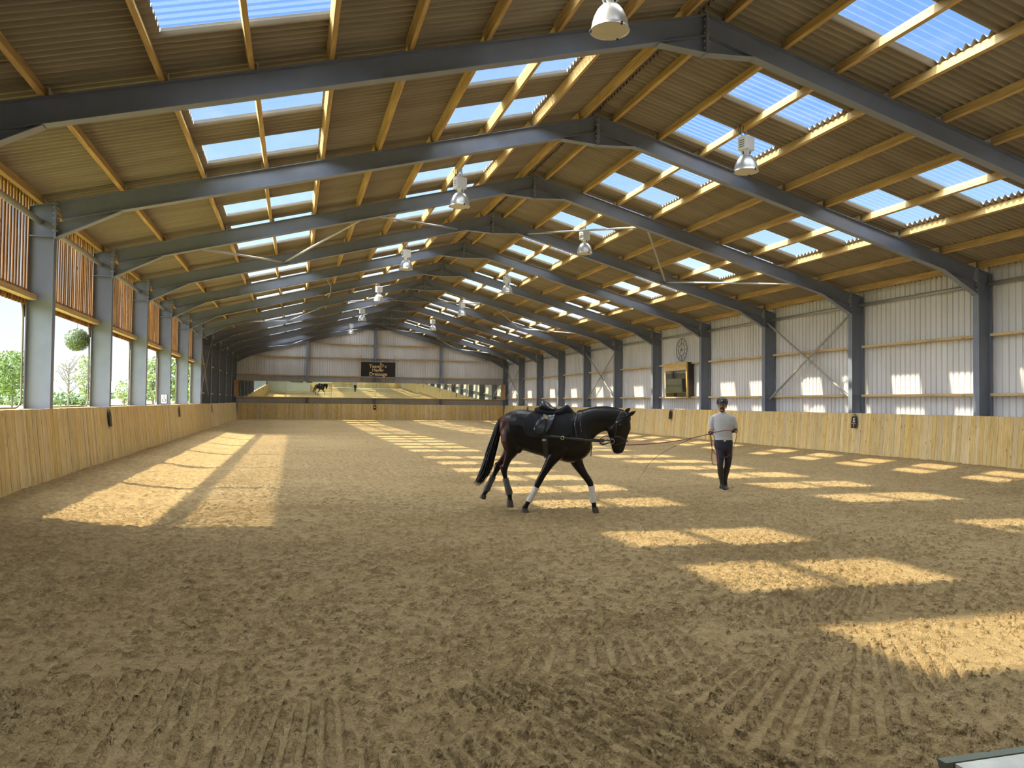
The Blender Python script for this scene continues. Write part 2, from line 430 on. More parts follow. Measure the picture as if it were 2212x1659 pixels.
def build_floor():
    ys = [-3.2, -1, 1.5, 2.4]; y = 2.8
    while y < KF + .35:
        ys.append(y)
        y += .0145 if y < 7 else (.022 if y < 9 else (.035 if y < 13 else (.06 if y < 20 else (.12 if y < 32 else .3))))
    ys.append(KF + .5); ys = np.array(ys)
    n_in, n_side = 640, 46
    rows = []
    for y in ys:
        a = max(KL - .3, -.321 * max(y, 3) - .5); b = min(KR + .3, 1.167 * max(y, 3) + .5)
        xin = np.linspace(a, b, n_in)
        xl = np.linspace(KL - .55, a, n_side + 1)[:-1]; xr = np.linspace(b, KR + .55, n_side + 1)[1:]
        rows.append(np.concatenate([xl, xin, xr]))
    X = np.array(rows); Y = np.repeat(ys[:, None], X.shape[1], 1); (Z, CL) = sand_h(X, Y)
    R, Cn = X.shape
    me = bpy.data.meshes.new('floor')
    co = np.stack([X, Y, Z], -1).reshape(-1, 3)
    me.vertices.add(R * Cn); me.vertices.foreach_set('co', co.ravel())
    i = np.arange(R * Cn).reshape(R, Cn)
    q = np.stack([i[:-1, :-1], i[:-1, 1:], i[1:, 1:], i[1:, :-1]], -1).reshape(-1, 4)
    me.loops.add(q.size); me.loops.foreach_set('vertex_index', q.ravel())
    me.polygons.add(len(q)); me.polygons.foreach_set('loop_start', np.arange(len(q)) * 4)
    me.update(calc_edges=True); me.validate()
    me.polygons.foreach_set('use_smooth', [True] * len(q)); me.materials.append(M['sand'])
    at = me.attributes.new('damp', 'FLOAT', 'POINT'); at.data.foreach_set('value', CL.astype(np.float32).ravel())
    o = bpy.data.objects.new('floor', me); COL.objects.link(o)
    tag(o, 'harrowed sand riding surface covering the whole arena floor', 'floor', kind='structure')
build_floor()

# concrete apron at the gateway where the photographer stands
b = MB(); b.box((10.2, .06, -.095), (14.3, 5.84, .26)); o = b.build('floor_apron', M['concrete']); tag(o, 'pale concrete apron at the near gateway', 'apron', kind='structure')
b = MB(); b.box((10.2, 3.01, -.085), (14.4, .05, .25)); o = b.build('trim_1', M['apronedge']); tag(o, 'dark steel edge along the concrete apron', 'edging', kind='structure')

# ------------------------------------------------------------------ kickboards (sloping vertical boards)
def kick(name, p0, p1, lean, z0, z1, label, w=.145, thick=.035):
    p0, p1 = Vector(p0), Vector(p1); d = p1 - p0; L = d.length; d.normalize(); ln = Vector(lean)
    b = MB(); t = 0.0
    while t < L:
        ww = w * random.choice([.82, .9, 1, 1, 1, 1.08]); e = min(L, t + ww)
        a0 = p0 + d * (t + .002); a1 = p0 + d * (e - .002); j = random.uniform(-.004, .004); out = random.uniform(0, .007)
        nrm = ln.normalized()
        vs = []
        for dep in (out, thick + .01):
            for q in (a0, a1):
                vs.append(q + Vector((0, 0, z0)) + nrm * dep); vs.append(q + ln + Vector((0, 0, z1 + j)) + nrm * dep)
        b.add(vs, [(0, 2, 3, 1), (4, 5, 7, 6), (0, 1, 5, 4), (2, 6, 7, 3), (1, 3, 7, 5), (0, 4, 6, 2)])
        t = e
    o = b.build(name, M['kick']); return tag(o, label, 'kickboard', kind='structure')
kick('baseboard_left', (KL, 1.0, 0), (KL, KF + .05, 0), (-.15, 0, 0), .05, 1.52, 'vertical timber kickboard along the slatted long side')
kick('baseboard_right', (KR, 3.0, 0), (KR, KF + .05, 0), (.12, 0, 0), .05, 1.515, 'vertical timber kickboard along the corrugated long side')
kick('baseboard_far', (KL, KF, 0), (KR, KF, 0), (0, .14, 0), .05, 1.505, 'vertical timber kickboard under the long mirror at the far end', w=.16)
kick('baseboard_near', (2.7, .55, 0), (KR, .55, 0), (0, -.14, 0), .05, 1.5, 'vertical timber kickboard at the near end beside the gateway')
b = MB(); b.box((KL - .30, 32.5, 1.49), (.20, 63, .03)); b.box((KL - .53, 32.5, 1.50), (.20, 63, .03))
o = b.build('trim_2', M['cap']); tag(o, 'flat timber capping ledge behind the slatted-side kickboard', 'ledge', kind='structure')

# ------------------------------------------------------------------ walls of box-profile sheet
def profile_wall(name, a, bpt, zb, ztop, nrm, label, pitch=.2, depth=.032):
    """a->bpt on plan, ztop(t) gives the top height, nrm points into the hall"""
    a, bpt = Vector(a), Vector(bpt); d = bpt - a; L = d.length; d.normalize(); n = Vector(nrm)
    mb = MB(); pts = []
    t = 0.0
    while t < L:
        for dt, h in ((0, 0), (.128, 0), (.143, 1), (.185, 1), (.2, 0)):
            if t + dt * pitch / .2 <= L: pts.append((t + dt * pitch / .2, h))
        t += pitch
    vs = []
    for t, h in pts:
        p = a + d * t + n * (-h * depth)
        vs.append((p.x, p.y, zb)); vs.append((p.x, p.y, ztop(t)))
    fs = [(2 * i, 2 * i + 2, 2 * i + 3, 2 * i + 1) for i in range(len(pts) - 1)]
    mb.add(vs, fs); o = mb.build(name, M['sheet'], fixn=False)
    return tag(o, label, 'wall', kind='structure')
XWR = XR + .50; XWL = XL - .50; YW = YEND + .22
profile_wall('wall_right', (XWR, YBACK, 0), (XWR, YW, 0), 0, lambda t: 5.62, (-1, 0, 0), 'pale box-profile metal cladding of the solid long side')
profile_wall('wall_left', (XWL, YF(7), 0), (XWL, YW, 0), 0, lambda t: 5.62, (1, 0, 0), 'box-profile metal cladding beyond the slatted openings')
profile_wall('wall_left_near', (XWL, YBACK, 0), (XWL, YF(1), 0), 0, lambda t: 5.62, (1, 0, 0), 'box-profile metal cladding beside the camera')
profile_wall('wall_far', (XWL, YW, 0), (XWR, YW, 0), 0, lambda t: roof_z(XWL + t, .2), (0, -1, 0), 'box-profile metal cladding of the far gable')
# near end wall (behind the camera, seen only in the mirrors)
b = MB(); b.prism([(XWL, YBACK, 0), (XWR, YBACK, 0), (XWR, YBACK, 5.6), (XC, YBACK, 8.6), (XWL, YBACK, 5.6)], (0, -.2, 0))
tag(b.build('wall_near', M['plaster']), 'pale painted end wall behind the camera', 'wall', kind='structure')
for i, (x0, x1, z0, z1) in enumerate([(-.4, 1.6, 1.5, 2.5), (2.2, 3.1, 1.5, 2.2), (7.4, 8.8, 1.3, 2.3)]):
    b = MB(); b.box(((x0 + x1) / 2, YBACK + .03, (z0 + z1) / 2), (x1 - x0, .06, z1 - z0))
    tag(b.build('window_%d' % (i + 1), M['darkglass']), 'dark viewing window in the near end wall', 'window', kind='structure')

# ------------------------------------------------------------------ roof: corrugated sheets, with rooflight gaps
SHEET = 1.126; Y_SKY0 = K * (15.85 - 1.28); PITCH = SHEET / 7
UP_D = (1.93 * K, 4.27 * K); LO_D = (7.14 * K, 9.52 * K)
SKY_IDX = {0, 2, 4, 6, 8, 10}
J0 = int(math.floor((YBACK - Y_SKY0) / SHEET)); J1 = int(math.ceil((YW + .3 - Y_SKY0) / SHEET))
def is_sky(j): return (j % 13) in SKY_IDX
def has_light(side, j):
    y = Y_SKY0 + j * SHEET
    return is_sky(j) and y > YBACK
EAVE_D = XC - XL + .72
def roof_pt(side, dist, y, phase_amp=.044):
    x = XC + side * dist
    return (x, y, ZR - SLOPE * dist + .215 + phase_amp * math.cos(2 * PI * (y - Y_SKY0) / PITCH))
NW = 8
def roof_slope(side, name, label):
    mb = MB(); cuts = [0.05, UP_D[0], UP_D[1], LO_D[0], LO_D[1], EAVE_D]
    for j in range(J0, J1):
        y0 = Y_SKY0 + j * SHEET; n = 7 * NW
        segs = [(0.05, UP_D[0]), (UP_D[1], LO_D[0]), (LO_D[1], EAVE_D)] if has_light(side, j) else [(0.05, EAVE_D)]
        for a, bb in segs:
            vs = []; 
            for k in range(n + 1):
                y = y0 + SHEET * k / n
                vs.append(roof_pt(side, a, y)); vs.append(roof_pt(side, bb, y))
            mb.add(vs, [(2 * k, 2 * k + 2, 2 * k + 3, 2 * k + 1) for k in range(n)])
    # ridge capping
    o = mb.build(name, M['roof'], smooth='all', fixn=False)
    return tag(o, label, 'roof', kind='structure')
roof_slope(-1, 'ceiling', 'brown corrugated fibre-cement roof slope on the slatted side')
roof_slope(1, 'ceiling', 'brown corrugated fibre-cement roof slope on the solid side')
b = MB(); b.prism([(XC - .35, YBACK, ZR + .17), (XC, YBACK, ZR + .27), (XC + .35, YBACK, ZR + .17), (XC + .35, YBACK, ZR + .20), (XC, YBACK, ZR + .31), (XC - .35, YBACK, ZR + .20)], (0, YW - YBACK, 0))
tag(b.build('ceiling_ridge', M['roof']), 'dark ridge capping along the roof', 'ridge', kind='structure')
for s in (-1, 1):   # closed foam / eave flashing above the wall heads
    b = MB(); x = XC + s * (XC - XL + .5); b.box((x, (YBACK + YW) / 2, 5.55), (.05, YW - YBACK, .12))
    tag(b.build('trim_%d' % (3 if s < 0 else 4), M['roof']), 'eave flashing at the head of the %s wall' % ('slatted' if s < 0 else 'solid'), 'flashing', kind='structure')

# rooflight sheets
def rooflight_mesh(side, dd):
    mb = MB(); vs = []; n = 7 * NW; a, bb = dd[0] - .06, dd[1] + .06
    for k in range(-2, n + 3):
        y = Y_SKY0 + SHEET * k / n
        for t in (a, bb):
            p = roof_pt(side, t, y); vs.append((p[0], p[1] - Y_SKY0, p[2] + .006))
    mb.add(vs, [(2 * k, 2 * k + 2, 2 * k + 3, 2 * k + 1) for k in range(n + 4)])
    me = mb.mesh('rooflight'); me.materials.append(M['rooflight']); me.polygons.foreach_set('use_smooth', [True] * len(me.polygons)); return me
for side, sname in ((-1, 'slatted'), (1, 'solid')):
    for dd, rname in ((UP_D, 'upper'), (LO_D, 'lower')):
        me = rooflight_mesh(side, dd); cnt = 0
        for j in range(J0 + 1, J1):
            if not has_light(side, j): continue
            y = Y_SKY0 + j * SHEET
            o = bpy.data.objects.new('rooflight', me); COL.objects.link(o); o.location = (0, y, 0)
            if y + SHEET < 9.0:
                tag(o, 'clear corrugated rooflight overhead, %s row on the %s-side slope' % (rname, sname), 'rooflight', 'rooflights overhead, %s %s' % (rname, sname))
            else:
                cnt += 1
                tag(o, 'clear corrugated rooflight, %s row on the %s-side slope, %s from the camera' % (rname, sname, ORD[cnt]), 'rooflight', 'clear rooflights in the roof')

# ------------------------------------------------------------------ portal frames
def ibeam(mb, a, b, w, dep, tf=.014, tw=.01, up=(0, 0, 1)):
    """I section whose top edge runs a->b, depth measured along -up"""
    a, b, u = Vector(a), Vector(b), Vector(up).normalized()
    d = (b - a).normalized(); x = d.cross(u).normalized(); u = x.cross(d)
    L = (b - a).length; R = Matrix((x, d, u)).transposed(); mid = (a + b) / 2
    mb.box(mid - u * (tf / 2), (w, L, tf), R); mb.box(mid - u * (dep - tf / 2), (w, L, tf), R); mb.box(mid - u * (dep / 2), (tw, L, dep - 2 * tf), R)

FD, FW = .365, .19
def two_mat(o, mat, first=6):
    o.data.materials.append(mat)
    for q in o.data.polygons[first:]: q.material_index = 1
    return o
def portal_frame():
    root = empty('portal_frame', (XC, 0, 0))
    def P(x, z): return Vector((x - XC, 0, z))
    for s in (-1, 1):
        xe = XL if s < 0 else XR
        m = MB(); ibeam(m, P(xe, -.1), P(xe, 5.36), FW, .45, .016, .011, up=(-s * 1.0, 0, 0))
        # slanted cap on the column head and the stiffeners at knee level
        m.prism([P(xe, 5.36) + Vector((0, -.006, 0)), P(xe, ZE) + Vector((0, -.006, 0)), P(xe + s * .45, ZE - SLOPE * .45) + Vector((0, -.006, 0)), P(xe + s * .45, 5.3) + Vector((0, -.006, 0))], (0, .012, 0))
        m.bar(P(xe, ZE), P(xe + s * .45, ZE - SLOPE * .45), FW, .014)
        m.box(P(xe + s * .225, 4.80), (.43, FW - .01, .014)); m.box(P(xe + s * .008, 5.40), (.016, FW, .12)); m.box(P(xe + s * .442, 5.30), (.016, FW, .12))
        col = m.build('column', M['steel'], root)
        # rafter and haunch
        m = MB(); ibeam(m, P(xe - s * .03, ZE + SLOPE * .03), P(XC + s * .015, ZR), FW, FD)
        m.build('rafter', M['steel'], root)
        xh = xe - s * 1.14; zb = lambda x: roof_z(x) - FD / math.cos(math.atan(SLOPE)) 
        m = MB(); m.prism([P(xe - s * .03, 4.80) + Vector((0, -.005, 0)), P(xh, zb(xh)) + Vector((0, -.005, 0)), P(xe - s * .03, zb(xe)) + Vector((0, -.005, 0))], (0, .01, 0))
        m.bar(P(xe - s * .02, 4.79), P(xh, zb(xh) - .008), FW, .016)
        m.build('eaves_haunch', M['steel'], root); m = MB()
        xa = XC + s * .89
        m.prism([P(XC, 7.72) + Vector((0, -.005, 0)), P(xa, zb(xa)) + Vector((0, -.005, 0)), P(XC, zb(XC) + .02) + Vector((0, -.005, 0))], (0, .01, 0))
        m.bar(P(XC, 7.715), P(xa, zb(xa) - .008), FW, .014)
        m.build('apex_haunch', M['steel'], root)
        m = MB(); m.box(P(xe - s * .013, 5.135), (.03, FW + .02, .74))
        for z in (4.92, 5.04, 5.16, 5.26, 5.36, 5.44):
            for y in (-.06, .06): m.box(P(xe - s * .035, z) + Vector((0, y, 0)), (.03, .032, .032))
            for y in (-.06, .06): m.box(P(xe + s * .027, z) + Vector((0, y, 0)), (.02, .03, .03))
        two_mat(m.build('end_plate', M['steel'], root), M['bolt'])
    m = MB(); m.box(P(XC, 8.045), (.05, FW + .02, .70))
    for z in (7.80, 7.92, 8.06, 8.18, 8.30):
        for s in (-1, 1): 
            for y in (-.06, .06): m.box(P(XC + s * .035, z) + Vector((0, y, 0)), (.025, .03, .03))
    two_mat(m.build('apex_plate', M['steel'], root), M['bolt'])
    # cleats holding the purlins
    m = MB()
    for s in (-1, 1):
        for dd in (PUR_D[:8] + [K * 11.33, K * 12.92] if s < 0 else PUR_D):
            x = XC + s * dd; m.box(P(x - s * .05, roof_z(x) + .07), (.012, .10, .14))
    m.build('purlin_cleats', M['galv'], root)
    return root
PUR_D = [K * d for d in (.42, 1.75, 3.0, 4.33, 5.7, 7.03, 8.3, 9.65, 11.15, 12.55)]
fr0 = portal_frame()
for i in range(0, 13):
    o = fr0 if i == 1 else copy_tree(fr0)
    o.location = (XC, YF(i), 0)
    if i == 0: lab = 'grey steel portal frame overhead, nearest the camera'
    elif i == 12: lab = 'grey steel portal frame set against the far gable'
    else: lab = 'grey steel portal frame spanning the hall, %s in view from the camera' % ORD[i]
    tag(o, lab, 'portal frame', 'steel portal frames')

# ------------------------------------------------------------------ purlins
pm = MB(); pm.box((0, 0, 0), (.072, BAY - .02, .18)); pme = pm.mesh('roof_purlin'); pme.materials.append(M['purlin'])
for bay in range(0, 12):
    for s, sn in ((-1, 'slatted'), (1, 'solid')):
        for n_, dd in enumerate(PUR_D[::-1]):
            if s < 0 and n_ < 2: dd = K * (12.92, 11.33)[n_]
            x = XC + s * dd; o = bpy.data.objects.new('roof_purlin', pme); COL.objects.link(o)
            nx = s * math.sin(math.atan(SLOPE)) ; nz = math.cos(math.atan(SLOPE))
            lap = .04 * (1 if bay % 2 else -1)
            o.location = (x + nx * .092 + lap * .5, YF(bay) + BAY / 2, roof_z(x) + nz * .092); o.rotation_euler = (0, s * math.atan(SLOPE), 0)
            tag(o, 'sawn timber roof purlin, %s up from the %s-side eave, in the %s bay from camera' % (ORD[n_ + 1], sn, ORD[bay + 1]), 'purlin', 'timber roof purlins')

# ------------------------------------------------------------------ side rails, eave tubes, cross braces
rm = MB(); rm.box((0, 0, 0), (.15, BAY - .30, .075)); rme = rm.mesh('wall_rail'); rme.materials.append(M['rail'])
for bay in range(1, 12):
    for z, zn in ((2.09, 'lower'), (3.70, 'upper')):
        o = bpy.data.objects.new('wall_rail', rme); COL.objects.link(o); o.location = (XWR - .11, YF(bay) + BAY / 2, z)
        tag(o, 'timber sheeting rail on the solid long wall, %s row, %s bay from camera' % (zn, ORD[bay]), 'rail', 'timber rails on the solid long wall')
    if bay >= 7:
        for z, zn in ((2.09, 'lower'), (3.70, 'upper')):
            o = bpy.data.objects.new('wall_rail', rme); COL.objects.link(o); o.location = (XWL + .11, YF(bay) + BAY / 2, z)
            tag(o, 'timber sheeting rail in the dark corner wall, %s row, %s bay past the slats' % (zn, ORD[bay - 6]), 'rail', 'timber rails on the dark corner wall')
tm = MB(); tm.tube([(0, -BAY / 2 + .01, 0), (0, BAY / 2 - .01, 0)], .057, 14); tme = tm.mesh('eave_tube'); tme.materials.append(M['galv'])
tme.polygons.foreach_set('use_smooth', [len(p.vertices) == 4 for p in tme.polygons])
for bay in range(1, 12):
    for s, sn in ((-1, 'slatted'), (1, 'solid')):
        o = bpy.data.objects.new('eave_tube', tme); COL.objects.link(o); o.location = (XC + s * (XC - XL + .27), YF(bay) + BAY / 2, 5.09)
        tag(o, 'round steel eave tube between columns on the %s side, %s bay from camera' % (sn, ORD[bay]), 'tube', 'steel eave tubes')
for bay, bn in ((3, 'near'), (7, 'middle'), (11, 'far')):
    for s, sn in ((1, 'solid'), (-1, 'slatted')):
        if s < 0 and bay != 7: continue
        x = XC + s * (XC - XL + .09); y0, y1 = YF(bay) + .05, YF(bay + 1) - .05
        for k, (za, zb_) in enumerate(((1.95, 4.95), (4.98, 1.98))):
            b = MB(); xx = x + s * (.05 if k else -.04); b.tube([(xx, y0, za), (xx, y1, zb_)], .04, 10)
            o = b.build('cross_brace', M['galv'], smooth=True)
            tag(o, 'steel wall brace %s away from camera in the %s braced bay, %s wall' % (('rising' if k == 0 else 'falling'), bn, sn), 'brace', 'diagonal wall braces')
for bay, bn in ((3, 'near'), (7, 'middle'), (11, 'far')):
    xs = [(-2.64, 3), (-.38, 4), (1.93, 3), (5.4, 4), (7.9, 4), (10.3, 3), (13.4, 4), (15.9, 3)]
    segs = [(0, 1), (1, 2), (2, 3), (4, 5), (5, 6), (6, 7)]
    for n_, (i, j) in enumerate(segs):
        (xa, fa), (xb, fb) = xs[i], xs[j]
        ya = YF(bay + (fa - 3)) + (.03 if fa == 3 else -.03); yb = YF(bay + (fb - 3)) + (.03 if fb == 3 else -.03)
        b = MB(); b.tube([(xa, ya, roof_z(xa) - .27), (xb, yb, roof_z(xb) - .27)], .033, 10)
        o = b.build('roof_brace', M['galv'], smooth=True)
        tag(o, 'thin steel roof brace in the %s braced bay, %s counted from the slatted side' % (bn, ORD[n_ + 1]), 'brace', 'zigzag roof braces')

# ------------------------------------------------------------------ slatted panels over the openings
def slat_panel(bay):
    y0, y1 = YF(bay) + .02, YF(bay + 1) - .02
    root = empty('slatted_panel', (XWL + .06, (y0 + y1) / 2, 3.5))
    m = MB(); t = -(y1 - y0) / 2 + .05
    while t < (y1 - y0) / 2:
        j = random.uniform(-.006, .006)
        m.box((random.uniform(-.004, .004), t + j, 1.0), (.018, .080 + random.uniform(-.010, .014), 2.06)); t += .158
    m.build('slats', M['slat'], root)
    m = MB(); m.box((-.03, 0, .14), (.02, y1 - y0, .30)); m.build('weather_board', M['slat'], root)
    m = MB(); m.box((.10, .12, .12), (.15, BAY - .42, .10)); m.build('bottom_rail', M['rail'], root)
    return tag(root, 'vertical timber slat panel above the open side, %s bay from camera' % ORD[bay], 'slatted panel', 'slatted panels on the open side')
def opening_frame(bay):
    y0, y1, z0, z1 = YF(bay) + .11, YF(bay + 1) - .11, 1.53, 3.60; r = .34; pts = []
    for cy, cz, a0 in ((y1 - r, z1 - r, 0), (y0 + r, z1 - r, 90), (y0 + r, z0 + r * .6, 180), (y1 - r, z0 + r * .6, 270)):
        for k in range(7):
            a = rad(a0 + 15 * k); rz = r if a0 < 180 else r * .6
            pts.append((XWL + .02, cy + r * math.cos(a), cz + rz * math.sin(a)))
    m = MB(); m.tube(pts, .018, 8, closed=True, upv=(1, 0, 0)); 
    # timber corner gussets behind the rounded frame
    for sy, ye in ((1, y1), (-1, y0)):
        arc = [(XWL + .0, ye - sy * r + sy * r * math.cos(rad(15 * k)), z1 - r + r * math.sin(rad(15 * k))) for k in range(7)]
        m.prism([(XWL, ye + sy * .1, z1 + .02)] + [(XWL, ye + sy * .1, z1 - r)] + arc, (.02, 0, 0))
    o = m.build('opening_frame', M['bark'], smooth=True)
    return tag(o, 'rounded frame lining the open side under the slats, %s bay from camera' % ORD[bay], 'opening frame', 'rounded frames of the side openings')
for bay in range(1, 7): slat_panel(bay); opening_frame(bay)

# ------------------------------------------------------------------ far gable: posts, rails, mirrors, sign
for x, zt, nm in ((1.0, roof_z(1.0) - .1, 'slatted-side'), (6.52, ZR - .3, 'middle'), (12.15, roof_z(12.15) - .1, 'solid-side')):
    m = MB(); ibeam(m, (x, YEND - .08, 0), (x, YEND - .08, zt), .19, .26, .014, .011, up=(0, -1, 0))
    tag(m.build('gable_post', M['steel']), 'grey steel gable post, the %s one of three' % nm, 'post', 'gable posts')
def gable_rail(x0, x1, z, lab):
    m = MB(); m.box(((x0 + x1) / 2, YW - .10, z), (x1 - x0, .15, .07)); tag(m.build('gable_rail', M['railx']), lab, 'rail', 'timber rails on the far gable')
for z, zn in ((6.48, 'top'), (5.33, 'second'), (3.80, 'third'), (1.9, 'lowest')):
    xs = [-4.6, .9, 1.1, 6.42, 6.62, 12.05, 12.25, 17.9]
    for i in range(4):
        x0, x1 = xs[2 * i], xs[2 * i + 1]
        if z > 6 and i in (0, 3): continue
        gable_rail(x0, x1, z, 'timber rail on the far gable, %s row, %s panel from the slatted side' % (zn, ORD[i + 1]))
YM = YEND - .42; tilt = rad(1.75)
xm = [-4.22 + 21.6 / 6 * i for i in range(7)]
for i in range(6):
    root = empty('arena_mirror', ((xm[i] + xm[i + 1]) / 2, YM, 2.03)); w = xm[i + 1] - xm[i]
    g = MB(); g.box((0, 0, .62), (w - .012, .012, 1.26)); gl = g.build('mirror_glass', M['mirror'], root)
    g = MB(); g.box((0, .04, .62), (w - .03, .05, 1.24)); g.build('backing', M['cheek'], root)
    g = MB(); g.box((0, .0, 1.275), (w, .05, .035)); g.box((0, 0, -.03), (w, .06, .04)); g.build('frame_strip', M['railx'], root)
    root.rotation_euler = (tilt + rad((-.40, -.36, .0, -.02, .06, 0)[i]), 0, rad((-.25, .1, -.05, .12, -.1, .05)[i]))
    tag(root, 'long tilted arena mirror panel, %s from the slatted side of the far wall' % ORD[i + 1], 'mirror', 'arena mirrors on the far wall')
for x0, x1, nm in ((-4.62, -4.24, 'slatted'), (17.40, 17.78, 'solid')):
    m = MB(); m.box(((x0 + x1) / 2, YM + .02, 2.66), (x1 - x0, .05, 1.32)); tag(m.build('mirror_end_board', M['cheek']), 'brown timber board closing the mirror row at its %s-side end' % nm, 'board', 'boards ending the mirror row')

sg = empty('arena_sign', (6.75, YEND - .30, 4.41))
m = MB(); m.box((0, 0, 0), (2.84, .05, 1.22)); m.build('panel', M['signblack'], sg)
m = MB()
for z in (-.625, .625): m.box((0, 0, z), (2.92, .07, .035))
for x in (-1.44, 1.44): m.box((x, 0, 0), (.035, .07, 1.25))
m.build('edge_frame', M['galv'], sg)
R90 = (rad(90), 0, 0)
text('Team', .40, 'lettering', M['gold'], sg, (-.30, -.035, .255), R90, .004)
text('Hayler', .36, 'lettering', M['gold'], sg, (-.02, -.035, -.06), R90, .004)
text('Dressage', .40, 'lettering', M['gold'], sg, (.0, -.035, -.40), R90, .006)
m = MB()
m.bar((.16, -.035, .57), (.16, -.035, -.05), .03, .012, up=(0, 1, 0))
m.bar((.20, -.035, .52), (.46, -.035, .35), .035, .012, up=(0, 1, 0)); m.bar((.46, -.035, .35), (.36, -.035, .28), .03, .012, up=(0, 1, 0)); m.bar((.34, -.035, .24), (.17, -.035, .02), .03, .012, up=(0, 1, 0)); m.bar((.21, -.035, .40), (.34, -.035, .28), .03, .012, up=(0, 1, 0)); m.bar((.3, -.035, .22), (.42, -.035, .24), .02, .012, up=(0, 1, 0))
m.bar((.52, -.035, .34), (.56, -.035, .2), .03, .012, up=(0, 1, 0)); m.bar((.55, -.035, .2), (.68, -.035, .21), .05, .012, up=(0, 1, 0)); m.bar((.58, -.035, .27), (.70, -.035, .35), .025, .012, up=(0, 1, 0))
m.build('emblem', M['gold'], sg)
tag(sg, 'black sign with gold lettering above the mirrors on the far gable', 'sign')
for x, nm in ((5.29, 'slatted'), (8.21, 'solid')):
    m = MB(); m.box((x, YW - .16, 4.55), (.07, .10, 2.05)); tag(m.build('sign_batten', M['railx']), 'upright timber batten behind the %s-side edge of the black sign' % nm, 'batten', 'battens holding the sign')

# ------------------------------------------------------------------ dressage letters
def plaque(loc, rz, lean, label, big=None, small=None, group=None):
    root = empty('dressage_letter', loc, rz)          # local: face looks to -y, x across
    t = Matrix.Rotation(lean, 3, 'X')
    w, h = .16, .30
    pts = [(-w, -h), (w, -h), (w, h * .55), (w * .8, h * .62), (w * .55, h * .92), (0, h * 1.15), (-w * .55, h * .92), (-w * .8, h * .62), (-w, h * .55)]
    pts = [(x * .72, z * .72) for x, z in pts]
    m = MB(); m.prism([t @ Vector((x, -.015, z)) for x, z in pts], t @ Vector((0, .014, 0))); m.build('plate', M['black'], root)
    rot = (rad(90) + lean, 0, 0)
    if big: text(big, .20, 'letter', M['cream'], root, t @ Vector((0, -.017, .03 if small else 0)), rot, .003, .002)
    if small:
        text(small, .13, 'letter', M['cream'], root, t @ Vector((0, -.017, -.145)), rot, .002, .002)
        m = MB(); m.bar(t @ Vector((-.1, -.017, -.075)), t @ Vector((.1, -.017, -.075)), .008, .003, up=(0, 1, 0)); m.build('divider', M['cream'], root)
    m = MB(); m.ell(t @ Vector((0, -.016, .185)), (.045, .004, .022)); m.build('crest', M['galv'], root)
    return tag(root, label, 'arena letter', group)
GL = 'dressage letter plates on the kickboards'
plaque((KR + .03, 21.08, 1.25), -PI / 2, rad(-5), 'black letter plate reading S over 1 on the solid-side kickboard', 'S', '1', GL)
plaque((KR + .03, 33.8, 1.25), -PI / 2, rad(-5), 'black letter plate on the solid-side kickboard below the wrought-iron clock', None, None, GL)
plaque((KR + .03, 44.4, 1.25), -PI / 2, rad(-5), 'black letter plate on the kickboard just above the horse neck', None, None, GL)
plaque((KR + .03, 57.5, 1.25), -PI / 2, rad(-5), 'black letter plate on the kickboard just behind the saddle', None, None, GL)
plaque((6.46, KF + .07, 1.25), 0, rad(-6), 'black letter plate reading A on the far kickboard', 'A', None, GL)
for y, nm in ((20.95, 'nearest'), (32.93, 'second'), (45.5, 'third')):
    plaque((KL - .09, y, 1.25), PI / 2, rad(-6), 'black letter plate seen edge-on on the slatted-side kickboard, %s from camera' % nm, None, None, GL)

# ------------------------------------------------------------------ pendant lamps
def lamp():
    root = empty('pendant_lamp', (0, 0, 0))           # origin at the rim of the shade
    m = MB(); m.box((0, 0, .60), (.30, .22, .30)); hb = m.build('gear_box', M['lampbox'], root, bevel=.02)
    m = MB()
    for k in range(4): m.box((-.151, 0, .52 + .045 * k), (.004, .12, .016))
    m.build('vents', M['black'], hb)
    m = MB(); m.lathe([(.115, .46), (.105, .42), (.085, .36), (.085, .345)], n=20)
    m.build('neck', M['lampbox'], root, smooth=True)
    m = MB()
    for a in (0, 1.57, 3.14, 4.71): m.box((.098 * math.cos(a), .098 * math.sin(a), .40), (.02, .02, .07))
    m.build('neck_slots', M['black'], root)
    m = MB(); m.lathe([(.0, .352), (.085, .35), (.13, .325), (.175, .27), (.215, .19), (.24, .11), (.25, .05), (.256, .0), (.268, -.006), (.262, .002), (.245, .05), (.232, .11), (.2, .19), (.16, .26), (.1, .31), (0, .33)], n=36)
    m.build('shade', M['alu'], root, smooth='all')
    m = MB(); m.lathe([(.0, -.022), (.1, -.018), (.2, -.006), (.252, .004), (.25, .012), (0, .01)], n=36); m.build('lens', M['lens'], root, smooth=True)
    m = MB()
    for a in (.4, 2.5, 4.6): m.box((.262 * math.cos(a), .262 * math.sin(a), .0), (.022, .022, .045))
    m.build('clips', M['black'], root)
    m = MB(); m.tube([(0, 0, .75), (0, 0, .84)], .012, 8); m.tube([(.0, 0, .84), (.0, 0, .9), (.05, .0, .93), (.05, 0, .98)], .009, 6); m.build('hook', M['galv'], root)
    m = MB()
    for k, (dx, s_) in enumerate(((.12, 1), (.16, -1), (.09, -1))):
        m.tube([(.02 * s_, .03, .76), (.10 * s_, .06, .80), (dx * s_, .09, .90), (.08 * s_, .08, 1.02), (.03 * s_, .05, 1.0), (.06 * s_, .04, .88), (.02, .02, .80)], .007, 6)
    m.build('cable_loops', M['black'], root, smooth=True)
    return root
L0 = lamp(); first = True
